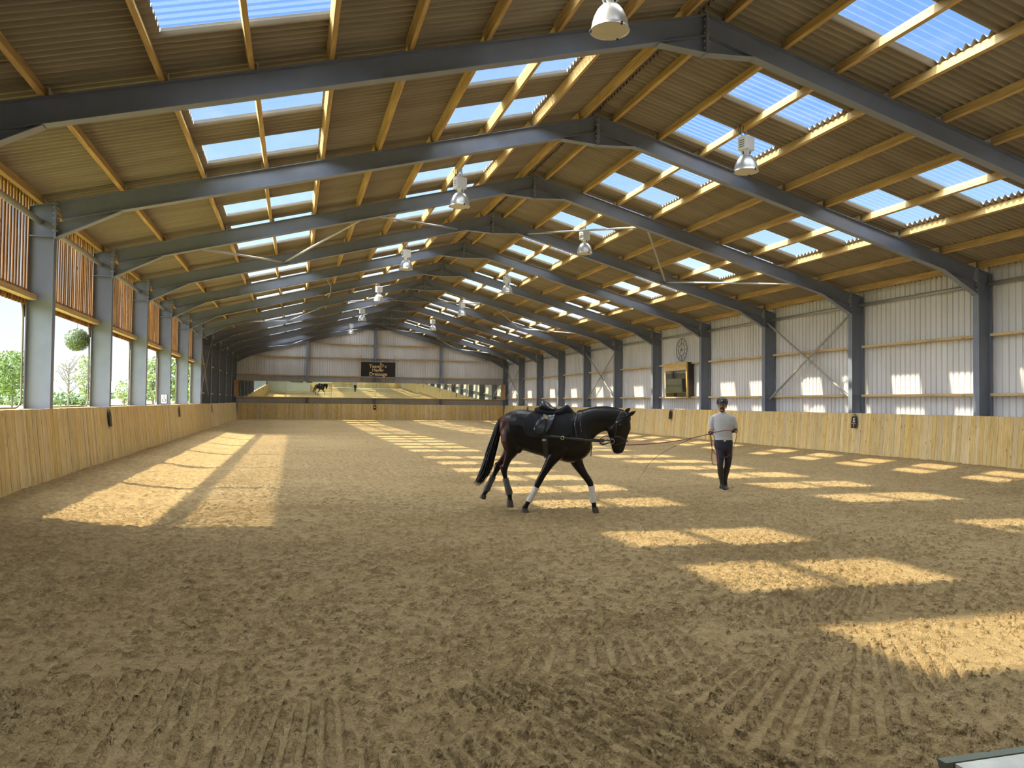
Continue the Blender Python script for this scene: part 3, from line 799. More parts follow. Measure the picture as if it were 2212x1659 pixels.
def put_lamp(x, y, lab):
    global first
    o = L0 if first else copy_tree(L0); first = False
    o.location = (x, y, roof_z(x) - .93 + .005); o.rotation_euler = (0, 0, .35)
    tag(o, lab, 'lamp', 'pendant lamps under the rooflights')
for i, y in enumerate((9.55, 19.33, 29.2, 39.0, 48.8, 58.5)):
    put_lamp(XC - PUR_D[2], y, 'bell-shaped aluminium pendant lamp on the slatted-side slope, %s from the camera' % ORD[i + 1])
for i, y in enumerate((14.5, 24.1, 33.9, 43.7, 53.5)):
    put_lamp(XC + PUR_D[2], y, 'bell-shaped aluminium pendant lamp on the solid-side slope, %s from the camera' % ORD[i + 1])

# loose cable hanging from the roof
b = MB(); b.tube([(1.15, 30.7, 6.45), (1.32, 30.75, 6.2), (1.3, 30.85, 5.95), (1.1, 30.95, 5.85)], .012, 6); tag(b.build('loose_cable', M['galv'], smooth=True), 'pale loose cable end hanging below a rafter on the slatted-side slope', 'cable')

# ------------------------------------------------------------------ solid wall: clock and framed mirror
ck = empty('wall_clock', (XWR - .10, 33.67, 4.40), -PI / 2)     # local: face to -y
def circ(r, n=48): return [(r * math.cos(2 * PI * k / n), 0, r * math.sin(2 * PI * k / n)) for k in range(n)]
m = MB(); m.tube(circ(.54), .013, 8, closed=True, upv=(0, 1, 0)); m.build('outer_ring', M['iron'], ck, smooth=True)
m = MB(); m.tube(circ(.29), .009, 8, closed=True, upv=(0, 1, 0)); m.build('inner_ring', M['iron'], ck, smooth=True)
for h in range(12):
    m = MB(); a = rad(30 * h); d = Vector((math.sin(a), 0, math.cos(a))); tx = Vector((d.z, 0, -d.x))
    for k in ((-1, 0, 1) if h % 3 == 0 else ((-.5, .5) if h % 3 == 1 else (0,))):
        m.bar(d * .28 + tx * k * .03, d * .55 + tx * k * .04, .007, .008, up=(0, 1, 0))
    m.build('numeral', M['iron'], ck)
m = MB(); m.ell((0, 0, 0), (.05, .025, .05)); hb = m.build('hub', M['iron'], ck, smooth=True)
m = MB(); m.bar((0, -.02, 0), (.02, -.02, .27), .02, .008, up=(0, 1, 0)); m.build('hand', M['iron'], ck)
m = MB(); m.bar((0, -.025, 0), (-.13, -.025, -.14), .025, .008, up=(0, 1, 0)); m.build('hand', M['iron'], ck)
tag(ck, 'large skeleton wrought-iron clock high on the solid wall', 'clock')
fm = empty('framed_mirror', (XWR - .42, 33.6, 2.10), -PI / 2)     # local x runs along -y of the hall
ti = rad(1.5)
def T(x, y, z): return (x, y - math.sin(ti) * z, z * math.cos(ti))
Rt = Matrix.Rotation(ti, 3, 'X')
m = MB(); m.box(T(0, 0, .62), (2.06, .02, 1.24), Rt); m.build('mirror_glass', M['mirror'], fm)
m = MB(); m.box(T(0, -.0, 1.36), (2.2, .06, .19), Rt); m.box(T(0, 0, 1.55), (2.2, .06, .19), Rt); m.build('head_boards', M['railx'], fm)
m = MB()
for x in (-1.08, 1.08): m.box(T(x, .01, .82), (.10, .07, 1.66), Rt)
m.box(T(0, .0, -.02), (2.2, .08, .05), Rt); m.build('frame', M['railx'], fm)
m = MB(); m.box(T(0, .05, .8), (2.1, .05, 1.6), Rt); m.box((-1.0, .2, .85), (.05, .30, 1.6)); m.box((1.0, .2, .85), (.05, .3, 1.6)); m.build('box_back', M['iron'], fm)
tag(fm, 'tilted square mirror in a timber frame below the clock', 'mirror')

# power-like symbol plate on a column
pp = empty('symbol_plate', (-4.66, YF(5) - .03, 1.73))
m = MB(); m.box((0, 0, 0), (.19, .012, .32)); m.build('plate', M['white'], pp)
m = MB(); m.tube([(.06 * math.sin(rad(a)), -.008, -.04 + .06 * math.cos(rad(a))) for a in range(40, 325, 15)], .010, 6); m.box((0, -.008, .03), (.018, .01, .09)); m.ell((0, -.008, .115), (.018, .006, .018)); m.build('symbol', M['iron'], pp)
tag(pp, 'small white plate with a black power symbol on a column of the open side', 'plate')

# ------------------------------------------------------------------ outside: ground, hills, trees, ball, downpipe
b = MB(); xs = [-420, -220, -120, -60, -25, XWL + .02]; 
ysr = list(range(-120, 460, 40))
vs = [(x, y, .0 if x > -30 else .0) for x in xs for y in ysr]; n = len(ysr)
b.add(vs, [(i * n + j, (i + 1) * n + j, (i + 1) * n + j + 1, i * n + j + 1) for i in range(len(xs) - 1) for j in range(n - 1)])
tag(b.build('ground_meadow', M['grass']), 'sunlit meadow beyond the open side of the hall', 'meadow', kind='structure')
def ridge(name, dist, az0, az1, hfun, mat, label, depth=40):
    m = MB(); vs = []; N = 90
    for k in range(N + 1):
        a = rad(az0 + (az1 - az0) * k / N); d = Vector((math.sin(a), math.cos(a), 0))
        h = hfun(k / N)
        for dd, hh in ((0, -1), (depth * .12, h * .75), (depth * .5, h), (depth, h * .6)):
            p = d * (dist + dd); vs.append((p.x, p.y, hh))
    m.add(vs, [(k * 4 + i, (k + 1) * 4 + i, (k + 1) * 4 + i + 1, k * 4 + i + 1) for k in range(N) for i in range(3)])
    o = m.build(name, mat, smooth='all'); return tag(o, label, 'hill', kind='structure')
ridge('hills_wooded', 230, -45, 2, lambda t: 3.2 + 2.2 * math.sin(t * 21) * .5 + 1.5 * mnoise.noise(Vector((t * 40, 1, 0))) + 1.2 * mnoise.noise(Vector((t * 120, 4, 0))), M['hill'], 'wooded rise beyond the meadow')
ridge('hills_far', 900, -50, 5, lambda t: 17 + 7 * math.sin(t * 9 + 1) + 4 * mnoise.noise(Vector((t * 30, 2, 0))), M['farhill'], 'hazy blue hills on the horizon', 200)

def leaf_crown(m, c, r, n, size, seed):
    rd = random.Random(seed); c = Vector(c)
    for _ in range(n):
        while True:
            p = Vector((rd.uniform(-1, 1), rd.uniform(-1, 1), rd.uniform(-1, 1)))
            if .25 < p.length < 1 and mnoise.noise(p * 2.2 + Vector((seed, 0, 0))) > -.12: break
        q = c + Vector((p.x * r[0], p.y * r[1], p.z * r[2])); s = size * rd.uniform(.6, 1.3)
        u = Vector((rd.uniform(-1, 1), rd.uniform(-1, 1), rd.uniform(-1, 1))).normalized(); w = u.orthogonal().normalized(); x = u.cross(w)
        m.add([q + w * s, q + x * s * .7, q - w * s, q - x * s * .7], [(0, 1, 2, 3)])
def branches(m, base, h, spread, n, seed, r0=.16, depth=2):
    rd = random.Random(seed); base = Vector(base)
    m.tube([base - Vector((0, 0, .3)), base + Vector((.03, 0, h * .35)), base + Vector((0, .05, h * .95))], [r0, r0 * .8, r0 * .2], 7)
    for k in range(n):
        z = h * rd.uniform(.32, .9); a = rd.uniform(0, 2 * PI); L = spread * rd.uniform(.6, 1) * (1.15 - .5 * z / h)
        p0 = base + Vector((0, 0, z)); d = Vector((math.cos(a), math.sin(a), rd.uniform(.5, 1.1)))
        p1 = p0 + d * L * .5; p2 = p0 + d * L + Vector((0, 0, L * .15))
        m.tube([p0, p1, p2], [r0 * .38, r0 * .25, r0 * .08], 5)
        for q in range(depth * 2):
            t = rd.uniform(.3, .95); s0 = p0.lerp(p2, t); dd = Vector((rd.uniform(-1, 1), rd.uniform(-1, 1), rd.uniform(.1, 1))).normalized()
            m.tube([s0, s0 + dd * L * .4], [r0 * .14, r0 * .05], 4)
def tree(u, dist, h, crown, n, leaf, label, seed, bare=False, crown_h=None, zc=None):
    d = px_dir(u, 862); d = Vector((d.x, d.y, 0)).normalized(); base = d * dist
    root = empty('tree', (base.x, base.y, 0))
    m = MB(); branches(m, (0, 0, 0), h * (.95 if bare else .85), crown * .8, 26 if bare else 12, seed, .055 * h ** .5 * .9, 3 if bare else 1); m.build('trunk', M['bark'], root, smooth=True)
    m = MB(); leaf_crown(m, (0, 0, zc or h * .62), (crown, crown, (crown_h or h * .38)), n, .17 if not bare else .12, seed)
    m.build('crown', leaf, root, fixn=False)
    return tag(root, label, 'tree', 'trees in the meadow')
tree(26, 118, 7.9, 3.3, 4200, M['leaf1'], 'full leafy round tree at the edge of the nearest opening', 3)
tree(147, 104, 6.6, 2.3, 70, M['leaf2'], 'nearly bare pale tree left of the slim leafy one, behind the second opening', 5, bare=True)
tree(187, 124, 8.2, 1.6, 1000, M['leaf2'], 'slim airy leafy tree beside the second column', 8, crown_h=3.2)
tree(268, 118, 4.4, 1.3, 500, M['leaf2'], 'low pale bush-like tree left of the black downpipe', 12)
tree(330, 90, 6.2, 1.7, 1500, M['leaf2'], 'bright green tree through the third narrow opening', 15)
tree(378, 80, 6.0, 1.6, 1300, M['leaf1'], 'darker green tree through the fifth opening', 18)
tree(411, 72, 5.4, 1.2, 900, M['leaf1'], 'leafy tree filling the last narrow opening before the cladding', 21)
for k, (u, dist, hh) in enumerate(((68, 200, 3.4), (122, 225, 3.2), (170, 205, 3.0), (222, 230, 3.4), (-8, 215, 3.4), (262, 245, 2.6))):
    d = px_dir(u, 862); d = Vector((d.x, d.y, 0)).normalized() * dist
    m = MB()
    for q in range(3): leaf_crown(m, (-3 + 3 * q, 0, hh * .45), (2.6, 2, hh * .55), 330, .35, 30 + k * 5 + q)
    o = m.build('hedge_clump', M['leaf3'], fixn=False, loc=(d.x, d.y, 0))
    tag(o, ['hazy hedge clump right of the full round tree', 'hazy hedge clump left of the bare tree', 'hazy hedge clump between bare tree and slim tree', 'hazy hedge clump behind the second column', 'hazy hedge clump behind the full round tree', 'hazy hedge clump by the pale shed'][k], 'hedge', 'hedges beyond the meadow')
d = px_dir(278, 862); d = Vector((d.x, d.y, 0)).normalized() * 150
m = MB(); m.prism([(d.x - 3, d.y, 0), (d.x + 3, d.y, 0), (d.x + 3, d.y, 1.6), (d.x, d.y, 2.1), (d.x - 3, d.y, 1.6)], (0, 9, 0)); tag(m.build('farm_shed', M['shed']), 'low pale farm shed far across the meadow behind the downpipe', 'shed')

# green topiary ball hung in the opening
tb = empty('topiary_ball', (-5.2, 21.3, 3.17))
def ball_mesh():
    m = MB(); rd = random.Random(4)
    m.ell((0, 0, 0), (.25, .25, .25), 20, 12)
    for _ in range(1500):
        v = Vector((rd.gauss(0, 1), rd.gauss(0, 1), rd.gauss(0, 1))).normalized(); q = v * rd.uniform(.25, .285)
        w = v.orthogonal().normalized(); x = v.cross(w); a = rd.uniform(0, 6.28); e = (w * math.cos(a) + x * math.sin(a) + v * rd.uniform(-.2, .8)).normalized() * .03; g = v.cross(e).normalized() * .016
        m.add([q - e * .3, q + e * .4 + g, q + e, q + e * .4 - g], [(0, 1, 2, 3)])
    return m
ball_mesh().build('foliage', M['box'], tb, fixn=False)
m = MB(); m.tube([(0, 0, .26), (0, .0, .52)], .004, 5); m.build('chain', M['iron'], tb)
tag(tb, 'round green topiary ball hanging in the second side opening', 'topiary ball')
b = MB(); b.tube([(-5.42, 29.0, 0), (-5.42, 29.0, 5.4)], .055, 12)
for z in (1.8, 2.75, 4.2): b.tube([(-5.42, 29.0, z), (-5.42, 29.0, z + .06)], .066, 12)
tag(b.build('downpipe', M['signblack'], smooth=True), 'black rainwater downpipe outside the third side opening', 'downpipe')
# ------------------------------------------------------------------ the horse
from mathutils.bvhtree import BVHTree
HS = .0014439; HA = -.44
HLOC = Vector((3.565, 11.74, 0.012))
def hp(cx, cy, y=0.0): return Vector(((cx - 765) * HS, y, (1347 - cy) * HS))
def vring(cx, top, bot, hw, yo=0.0, n=28, e=.9, belly=.06):
    zt, zb = (1347 - top) * HS, (1347 - bot) * HS; mid = (zt + zb) / 2; hh = (zt - zb) / 2; R = []
    for k in range(n):
        a = 2 * PI * k / n; c, s = math.cos(a), math.sin(a)
        w_ = hw * (1 - belly * s)
        R.append(Vector(((cx - 765) * HS, yo + w_ * math.copysign(abs(c) ** e, c), mid + hh * math.copysign(abs(s) ** e, s))))
    return R
def axring(a, b, hw, yo=0.0, n=24):
    """ring spanning the image points a (front/top) and b (back/bottom), half width hw"""
    A, B = hp(*a), hp(*b); c = (A + B) / 2; u = (A - B) / 2
    return [c + u * math.cos(2 * PI * k / n) + Vector((0, yo + hw * math.sin(2 * PI * k / n), 0)) for k in range(n)]
def limb(mb, pts, n=16):
    """pts: (cx, cy, radius in crop px, lateral radius m, lateral offset m)"""
    C = [hp(p[0], p[1]) for p in pts]; R = []
    for i, p in enumerate(pts):
        t = C[min(i + 1, len(C) - 1)] - C[max(i - 1, 0)]; t.y = 0; t.normalize(); u = Vector((t.z, 0, -t.x))
        R.append([C[i] + Vector((0, p[4], 0)) + u * (p[2] * HS * math.cos(2 * PI * k / n)) + Vector((0, p[3] * math.sin(2 * PI * k / n), 0)) for k in range(n)])
    mb.rings(R)
horse = empty('horse', HLOC, HA)
tag(horse, 'black-brown saddled horse trotting on the lunge, head low and forward', 'horse')
hb = MB()
hb.rings([vring(*r) for r in [
    (474, 350, 500, .07), (486, 322, 545, .13), (515, 292, 600, .195), (555, 270, 640, .24), (610, 248, 668, .275), (680, 233, 680, .29), (760, 234, 688, .285),
    (850, 244, 716, .28), (950, 256, 742, .29), (1050, 262, 762, .285), (1140, 258, 786, .265), (1220, 250, 806, .24), (1300, 254, 806, .22), (1370, 270, 780, .205),
    (1430, 320, 736, .18), (1466, 400, 690, .14), (1486, 470, 640, .08)]])
TV = BVHTree.FromPolygons([Vector(v) for v in hb.v], hb.f)
# neck
hb.rings([axring(*r) for r in [((1255, 262), (1400, 760), .19), ((1330, 252), (1475, 640), .165), ((1395, 240), (1494, 560), .135), ((1455, 222), (1540, 502), .112), ((1530, 207), (1588, 468), .098),
    ((1620, 203), (1636, 452), .09), ((1710, 211), (1668, 470), .085), ((1780, 228), (1690, 490), .08), ((1825, 246), (1712, 470), .07)]])
# head
hb.rings([axring(*r) for r in [((1838, 240), (1760, 262), .045), ((1868, 256), (1700, 350), .075), ((1893, 300), (1664, 420), .098), ((1904, 370), (1655, 478), .104), ((1905, 430), (1668, 515), .094),
    ((1886, 475), (1683, 545), .076), ((1866, 530), (1690, 585), .066), ((1855, 585), (1699, 625), .06), ((1842, 632), (1708, 660), .06), ((1828, 672), (1724, 684), .056), ((1800, 694), (1748, 697), .032)]])
hb.ell(hp(1705, 430), (.085, .10, .095))                          # cheek
hb.ell(hp(1800, 385), (.05, .112, .045)); hb.ell(hp(1795, 640), (.045, .062, .05)); hb.ell(hp(1745, 672), (.045, .045, .032))
for tip, base, yo, sgn in (((1902, 198), (1838, 250), .05, 1), ((1962, 228), (1876, 285), -.052, -1)):
    a, b = hp(*base), hp(*tip); yv = Vector((0, yo, 0)); d = b - a; u = Vector((d.z, 0, -d.x)).normalized()
    hb.rings([[a + d * t + yv * (1 + .3 * t) + u * r * math.cos(2 * PI * k / 12) + Vector((0, r * .55 * math.sin(2 * PI * k / 12), 0)) for k in range(12)] for t, r in ((-.25, .022), (.1, .03), (.4, .036), (.65, .029), (.85, .016), (1, .005))])
# near (right) hind, reaching forward
limb(hb, [(620, 400, 120, .12, -.13), (622, 500, 125, .125, -.15), (620, 580, 118, .125, -.155), (630, 650, 104, .112, -.155), (610, 710, 68, .088, -.15), (580, 770, 46, .064, -.145), (560, 830, 36, .05, -.14),
    (543, 872, 40, .042, -.138), (538, 900, 38, .04, -.136), (545, 940, 29, .036, -.135), (558, 1000, 24, .031, -.132), (574, 1060, 23, .031, -.13), (588, 1110, 26, .034, -.13), (600, 1150, 31, .037, -.13), (606, 1195, 25, .031, -.13), (604, 1230, 30, .036, -.13)])
for cx_, cy_, y_, r_ in ((1385, 545, .15, (.10, .055, .13)), (1300, 420, .165, (.09, .05, .16)), (1150, 640, .20, (.13, .055, .13)), (1085, 735, .19, (.07, .05, .08)), (560, 420, .17, (.10, .06, .14)), (690, 420, .22, (.10, .06, .12)), (585, 600, .20, (.09, .05, .14))):
    for s_ in (-1, 1): hb.ell(hp(cx_, cy_, y_ * s_), r_)
hb.ell(hp(508, 862, -.138), (.03, .026, .04)); hb.ell(hp(700, 650, -.17), (.07, .08, .09))
# far (left) hind, pushing off behind
limb(hb, [(600, 560, 105, .11, .14), (590, 640, 95, .105, .145), (560, 710, 68, .088, .145), (520, 765, 50, .064, .14), (480, 815, 40, .05, .138), (446, 860, 40, .042, .136), (425, 900, 35, .038, .134),
    (400, 955, 27, .034, .132), (368, 1020, 23, .031, .13), (338, 1080, 23, .031, .13), (316, 1128, 28, .035, .13), (300, 1158, 29, .036, .13), (283, 1185, 25, .031, .13), (274, 1205, 30, .036, .13)])
hb.ell(hp(418, 845, .136), (.03, .026, .035))
# near (right) fore, angled back and bearing weight
limb(hb, [(1215, 520, 120, .09, -.13), (1170, 620, 110, .10, -.15), (1110, 700, 86, .092, -.155), (1065, 765, 66, .08, -.15), (1035, 815, 54, .065, -.145), (1000, 875, 45, .055, -.14), (962, 940, 38, .046, -.137), (933, 995, 38, .043, -.135),
    (913, 1035, 37, .043, -.134), (897, 1075, 29, .036, -.133), (868, 1130, 23, .031, -.132), (840, 1180, 24, .032, -.131), (814, 1222, 30, .036, -.13), (795, 1258, 25, .031, -.13), (778, 1290, 30, .036, -.13), (768, 1310, 34, .042, -.13)])
# far (left) fore, reaching forward
limb(hb, [(1290, 600, 110, .09, .12), (1292, 700, 100, .098, .14), (1305, 770, 80, .088, .145), (1332, 830, 62, .072, .142), (1365, 885, 50, .06, .14), (1402, 940, 42, .05, .137), (1440, 990, 38, .045, .135),
    (1466, 1030, 38, .043, .134), (1478, 1075, 29, .036, .133), (1487, 1130, 23, .031, .132), (1495, 1185, 24, .032, .131), (1504, 1232, 30, .036, .13), (1512, 1270, 25, .031, .13), (1516, 1300, 29, .036, .13)])
body = remeshed(hb, 'body', M['coat'], .0095, horse, smooth=9)
_me = body.data; BV = BVHTree.FromPolygons([v.co.copy() for v in _me.vertices], [tuple(p.vertices) for p in _me.polygons])
def drape(cx, cy, off=.006, side=-1):
    p = hp(cx, cy); h = BV.ray_cast(Vector((p.x, side * 2, p.z)), Vector((0, -side, 0)))
    y = h[0].y if h[0] is not None else 0.0
    return Vector((p.x, y + side * off, p.z))
def densify(pts, n=6):
    out = []
    for a, b in zip(pts[:-1], pts[1:]):
        for k in range(n): out.append(tuple(a[i] + (b[i] - a[i]) * k / n for i in range(2)))
    return out + [pts[-1]]
def strap(mb, pts, wd, off=.005, side=-1, n=5, th=.4):
    """flat strap following the horse's side"""
    P = [drape(x, y, off, side) for x, y in densify(pts, n)]
    for _ in range(2): P = [P[0]] + [(P[i - 1] + P[i] * 2 + P[i + 1]) / 4 for i in range(1, len(P) - 1)] + [P[-1]]
    mb.tube(P, wd / 2, 8, flat=th, upv=(0, 1, 0))
# hooves
def hoof(a, b, r0, r1, yo, tx):
    A, B = hp(*a), hp(*b); d = B - A; u = Vector((-d.z, 0, d.x)).normalized(); u = u if u.x > 0 else -u
    m = MB(); R = []
    for t, r in ((0, r0), (.15, r0 * 1.05), (1, r1), (1.02, r1 * .9)):
        c = A + d * t + Vector((0, yo, 0))
        R.append([c + u * (r * (1.18 if math.cos(2 * PI * k / 18) > 0 else .95) * math.cos(2 * PI * k / 18) + tx * t) + Vector((0, r * .95 * math.sin(2 * PI * k / 18), 0)) for k in range(18)])
    m.rings(R); return m.build('hoof', M['hoof'], horse, smooth=True)
hoof((604, 1222), (598, 1297), .045, .056, -.13, .008); hoof((276, 1196), (262, 1236), .044, .05, .13, -.004)
hoof((770, 1304), (765, 1346), .047, .06, -.13, .008); hoof((1517, 1294), (1526, 1372), .045, .05, .13, .006)
# eye, nostril
for s in (-1, 1):
    p = drape(1790, 386, -.006, s); m = MB(); m.ell(p, (.021, .012, .016)); m.build('eye', M['eye'], horse, smooth=True)
    p = drape(1793, 652, -.004, s); m = MB(); m.ell(p, (.013, .008, .022)); m.build('nostril', M['signblack'], horse, smooth=True)
# leg boots
def boot(pts, mat, yo, name, lab=None):
    m = MB(); limb(m, [(x, y, r, r * HS * 1.18, yo) for x, y, r in pts], 18); o = m.build(name, mat, horse, smooth=True)
    if lab: o['label'] = lab
boot([(897, 1072, 33), (893, 1082, 35), (868, 1130, 31), (840, 1180, 33), (826, 1206, 38), (816, 1228, 37)], M['boot_w'], -.132, 'leg_boot', 'white fleece leg boot')
boot([(1480, 1062, 33), (1482, 1074, 35), (1488, 1130, 31), (1496, 1185, 34), (1502, 1215, 39), (1505, 1238, 37)], M['boot_w'], .132, 'leg_boot', 'white fleece leg boot')
boot([(555, 985, 32), (558, 998, 34), (574, 1060, 32), (587, 1105, 37), (598, 1138, 39), (603, 1158, 36)], M['boot_d'], -.13, 'leg_boot', 'dark grey leg boot')
boot([(385, 985, 32), (380, 995, 34), (353, 1050, 32), (330, 1095, 36), (315, 1128, 38), (308, 1145, 36)], M['boot_d'], .13, 'leg_boot', 'dark grey leg boot')
# tail
m = MB(); rd = random.Random(3)
path = [(505, 318), (478, 350), (448, 440), (418, 545), (385, 660), (352, 780), (315, 900), (270, 1005), (215, 1085)]
wid = [.025, .04, .055, .062, .066, .072, .075, .06, .03]
m.rings([[hp(*path[i]) + Vector((math.cos(2 * PI * k / 12) * wid[i] * .62, math.sin(2 * PI * k / 12) * wid[i] * .7, 0)) for k in range(12)] for i in range(len(path) - 1)])
for q in range(230):
    a = rd.uniform(0, 2 * PI); rr = rd.uniform(.5, 1.0); e = rd.uniform(.75, 1.0); P = []; wob = rd.uniform(-.03, .03); ph = rd.uniform(0, 6)
    L_ = len(path) - 1
    for i in range(13):
        t = i / 12 * e * L_; j = min(int(t), L_ - 1); f = t - j
        c = hp(*path[j]).lerp(hp(*path[j + 1]), f); w_ = wid[j] * (1 - f) + wid[j + 1] * f
        P.append(c + Vector((math.cos(a) * w_ * rr + wob * (i / 12) ** 2 * 1.6 + .008 * math.sin(ph + i * .9), math.sin(a) * w_ * rr, .01 * math.sin(ph + i))))
    m.tube(P, [.006] * 9 + [.005, .0045, .003, .0015], 4)
m.build('tail', M['hair'], horse, smooth=True)
# mane: short pulled hair lying along the crest
m = MB(); crest = [(1330, 252), (1383, 245), (1451, 223), (1524, 207), (1600, 203), (1651, 203), (1742, 216), (1815, 238)]
for x, y in densify(crest, 16):
    p = hp(x, y - 2) + Vector((0, rd.uniform(-.006, .012), 0)); L_ = rd.uniform(.07, .11)
    m.tube([p + Vector((0, 0, -.015)), p + Vector((.005, .02, .012)), p + Vector((.01, .05, -L_ * .4)), p + Vector((.012, .085, -L_))], [.012, .012, .01, .003], 5)
m.build('mane', M['hair'], horse, smooth=True)
m = MB()
for q in range(26):
    p = hp(1865 + rd.uniform(-8, 8), 256 + rd.uniform(-6, 6)) + Vector((0, rd.uniform(-.02, .02), 0))
    m.tube([p, p + Vector((.02, rd.uniform(-.01, .01), .0)), p + Vector((.045, rd.uniform(-.02, .02), -.10 + rd.uniform(-.03, .03)))], [.006, .006, .002], 4)
m.build('forelock', M['hair'], horse, smooth=True)

# ------------------------------------------------------------------ tack (rests on the horse, each its own thing)
def tack(name, label, cat, group=None): return tag(empty(name, HLOC, HA), label, cat, group)
def lerp_tab(tab, x):
    for (a, va), (b, vb) in zip(tab[:-1], tab[1:]):
        if x <= b: return va + (vb - va) * max(0, (x - a)) / (b - a)
    return tab[-1][1]
def radial(cx, ang, zc_px, off):
    """point on the barrel at image column cx seen at angle ang from the barrel axis"""
    c = hp(cx, zc_px); d = Vector((0, -math.cos(ang), math.sin(ang)))
    h = TV.ray_cast(c + d * 1.5, -d)
    return (h[0] if h[0] is not None else c + d * .3) + d * off
def barrel_cloth(name, x0, x1, top, bot, off, mat, parent, nx=40, na=26, thick=.008):
    m = MB(); zc = 480; cols = []
    for i in range(nx + 1):
        x = x0 + (x1 - x0) * i / nx; yt = lerp_tab(top, x); yb = lerp_tab(bot, x); row = []
        for s in (1, -1):
            pts = []
            for k in range(na + 1):
                # search angle whose height matches the wanted image row
                t = k / na; want = hp(x, yt + (yb - yt) * t ** 1.3).z
                lo, hi = -1.2, PI / 2
                for _ in range(16):
                    mid = (lo + hi) / 2
                    if radial(x, mid, zc, off).z < want: lo = mid
                    else: hi = mid
                p = radial(x, lo, zc, off)
                pts.append(Vector((p.x, -p.y if s < 0 else p.y, p.z)))
            row.append(pts)
        cols.append(row[0][::-1] + row[1])
    n = len(cols[0]); m.add([p for c in cols for p in c], [(i * n + k, (i + 1) * n + k, (i + 1) * n + k + 1, i * n + k + 1) for i in range(nx) for k in range(n - 1)])
    o = m.build(name, mat, parent, smooth='all'); sd_ = o.modifiers.new('thick', 'SOLIDIFY'); sd_.thickness = thick; sd_.offset = 1
    return o
pad = tack('saddle_pad', 'black quilted saddle cloth under the saddle on the horse', 'saddle cloth')
barrel_cloth('cloth', 757, 1288, [(757, 395), (800, 300), (870, 240), (1290, 200)], [(757, 400), (775, 480), (800, 515), (840, 527), (1150, 538), (1288, 500)], .012, M['pad'], pad)
sad = tack('saddle', 'black leather dressage saddle with a high cantle on the horse back', 'saddle')
def top_loft(name, rows, mat, par, e=.8):
    m = MB(); m.rings([vring(cx, t, b, hw, 0, 28, e, 0) for cx, t, b, hw in rows]); return m.build(name, mat, par, smooth='all')
top_loft('sheepskin', [(858, 232, 262, .05), (866, 212, 290, .13), (890, 203, 300, .17), (930, 205, 305, .18), (1000, 225, 305, .18), (1090, 236, 300, .175), (1150, 222, 300, .165), (1185, 190, 300, .15), (1212, 172, 300, .13), (1238, 184, 300, .12), (1262, 215, 295, .11), (1286, 248, 285, .08)], M['fleece'], sad)
seat = top_loft('seat', [(903, 206, 232, .06), (912, 170, 240, .13), (926, 138, 246, .165), (945, 124, 250, .18), (970, 130, 252, .188), (1000, 148, 254, .182), (1030, 174, 256, .162), (1055, 196, 256, .14), (1085, 206, 256, .118), (1115, 207, 254, .105), (1145, 197, 248, .095), (1172, 186, 238, .085), (1188, 182, 222, .05)], M['leather'], sad, 1.0)
for s in (-1, 1):
    outline = [(985, 258), (1040, 250), (1096, 252), (1090, 300), (1072, 365), (1050, 425), (1022, 468), (985, 490), (945, 494), (908, 482), (884, 456), (880, 428), (895, 390), (920, 348), (950, 308)]
    def flap(name, pts, off, th, mat, par):
        m = MB(); cx_ = sum(p[0] for p in pts) / len(pts); cy_ = sum(p[1] for p in pts) / len(pts); layers = 5; vs = []; fs = []; n = len(pts)
        dens = densify(pts + [pts[0]], 4)[:-1]; n = len(dens)
        for l in range(layers + 1):
            t = 1 - l / layers
            for x, y in dens: vs.append(drape(cx_ + (x - cx_) * t, cy_ + (y - cy_) * t, off, s))
        for l in range(layers):
            for k in range(n): fs.append((l * n + k, l * n + (k + 1) % n, (l + 1) * n + (k + 1) % n, (l + 1) * n + k))
        m.add(vs, fs); o = m.build(name, mat, par, smooth='all', fixn=True); sd_ = o.modifiers.new('t', 'SOLIDIFY'); sd_.thickness = th; sd_.offset = 0
        return o
    fo = flap('flap', outline, .050, .014, M['leather'], sad)
    flap('knee_roll', [(1060, 300), (1092, 258), (1100, 262), (1092, 320), (1066, 395), (1040, 448), (1015, 478), (1006, 470), (1035, 395)], .066, .016, M['leather'], sad)
    m = MB(); P = [drape(x, y, .066, s) for x, y in ((1075, 262), (1045, 275), (1015, 292), (1000, 318), (1005, 350), (1010, 400), (995, 470))]; m.tube(P, .011, 8, flat=.4, upv=(0, 1, 0)); P = [drape(x, y, .066, s) for x, y in ((985, 335), (940, 385), (890, 425))]; m.tube(P, .004, 6); m.build('stirrup_leather', M['fleece'], sad)
    m = MB()
    for x, y, w_, h_ in ((998, 300, .07, .045), (1003, 320, .06, .03)): m.box(drape(x, y, .075, s), (w_, .018, h_), Matrix.Rotation(rad(20), 3, 'Y'))
    m.build('stirrup', M['metal'], sad, bevel=.006)
m = MB()
for k, off in ((0, .012),):
    R = []
    for a in np.linspace(.6, -PI - .6, 40):
        pa = radial(975, a, 480, off); pb = radial(1030, a, 480, off); pc = radial(1030, a, 480, off + .014); pd = radial(975, a, 480, off + .014); R.append([pa, pb, pc, pd])
    m.rings(R)
m.build('girth', M['leather'], sad)
m = MB()
for s in (-1, 1):
    for dx in (0, 22):
        q = radial(980 + dx, -.32, 480, .03); m.box((q.x, q.y * -s, q.z), (.03, .012, .035))
m.build('girth_buckles', M['metal'], sad)

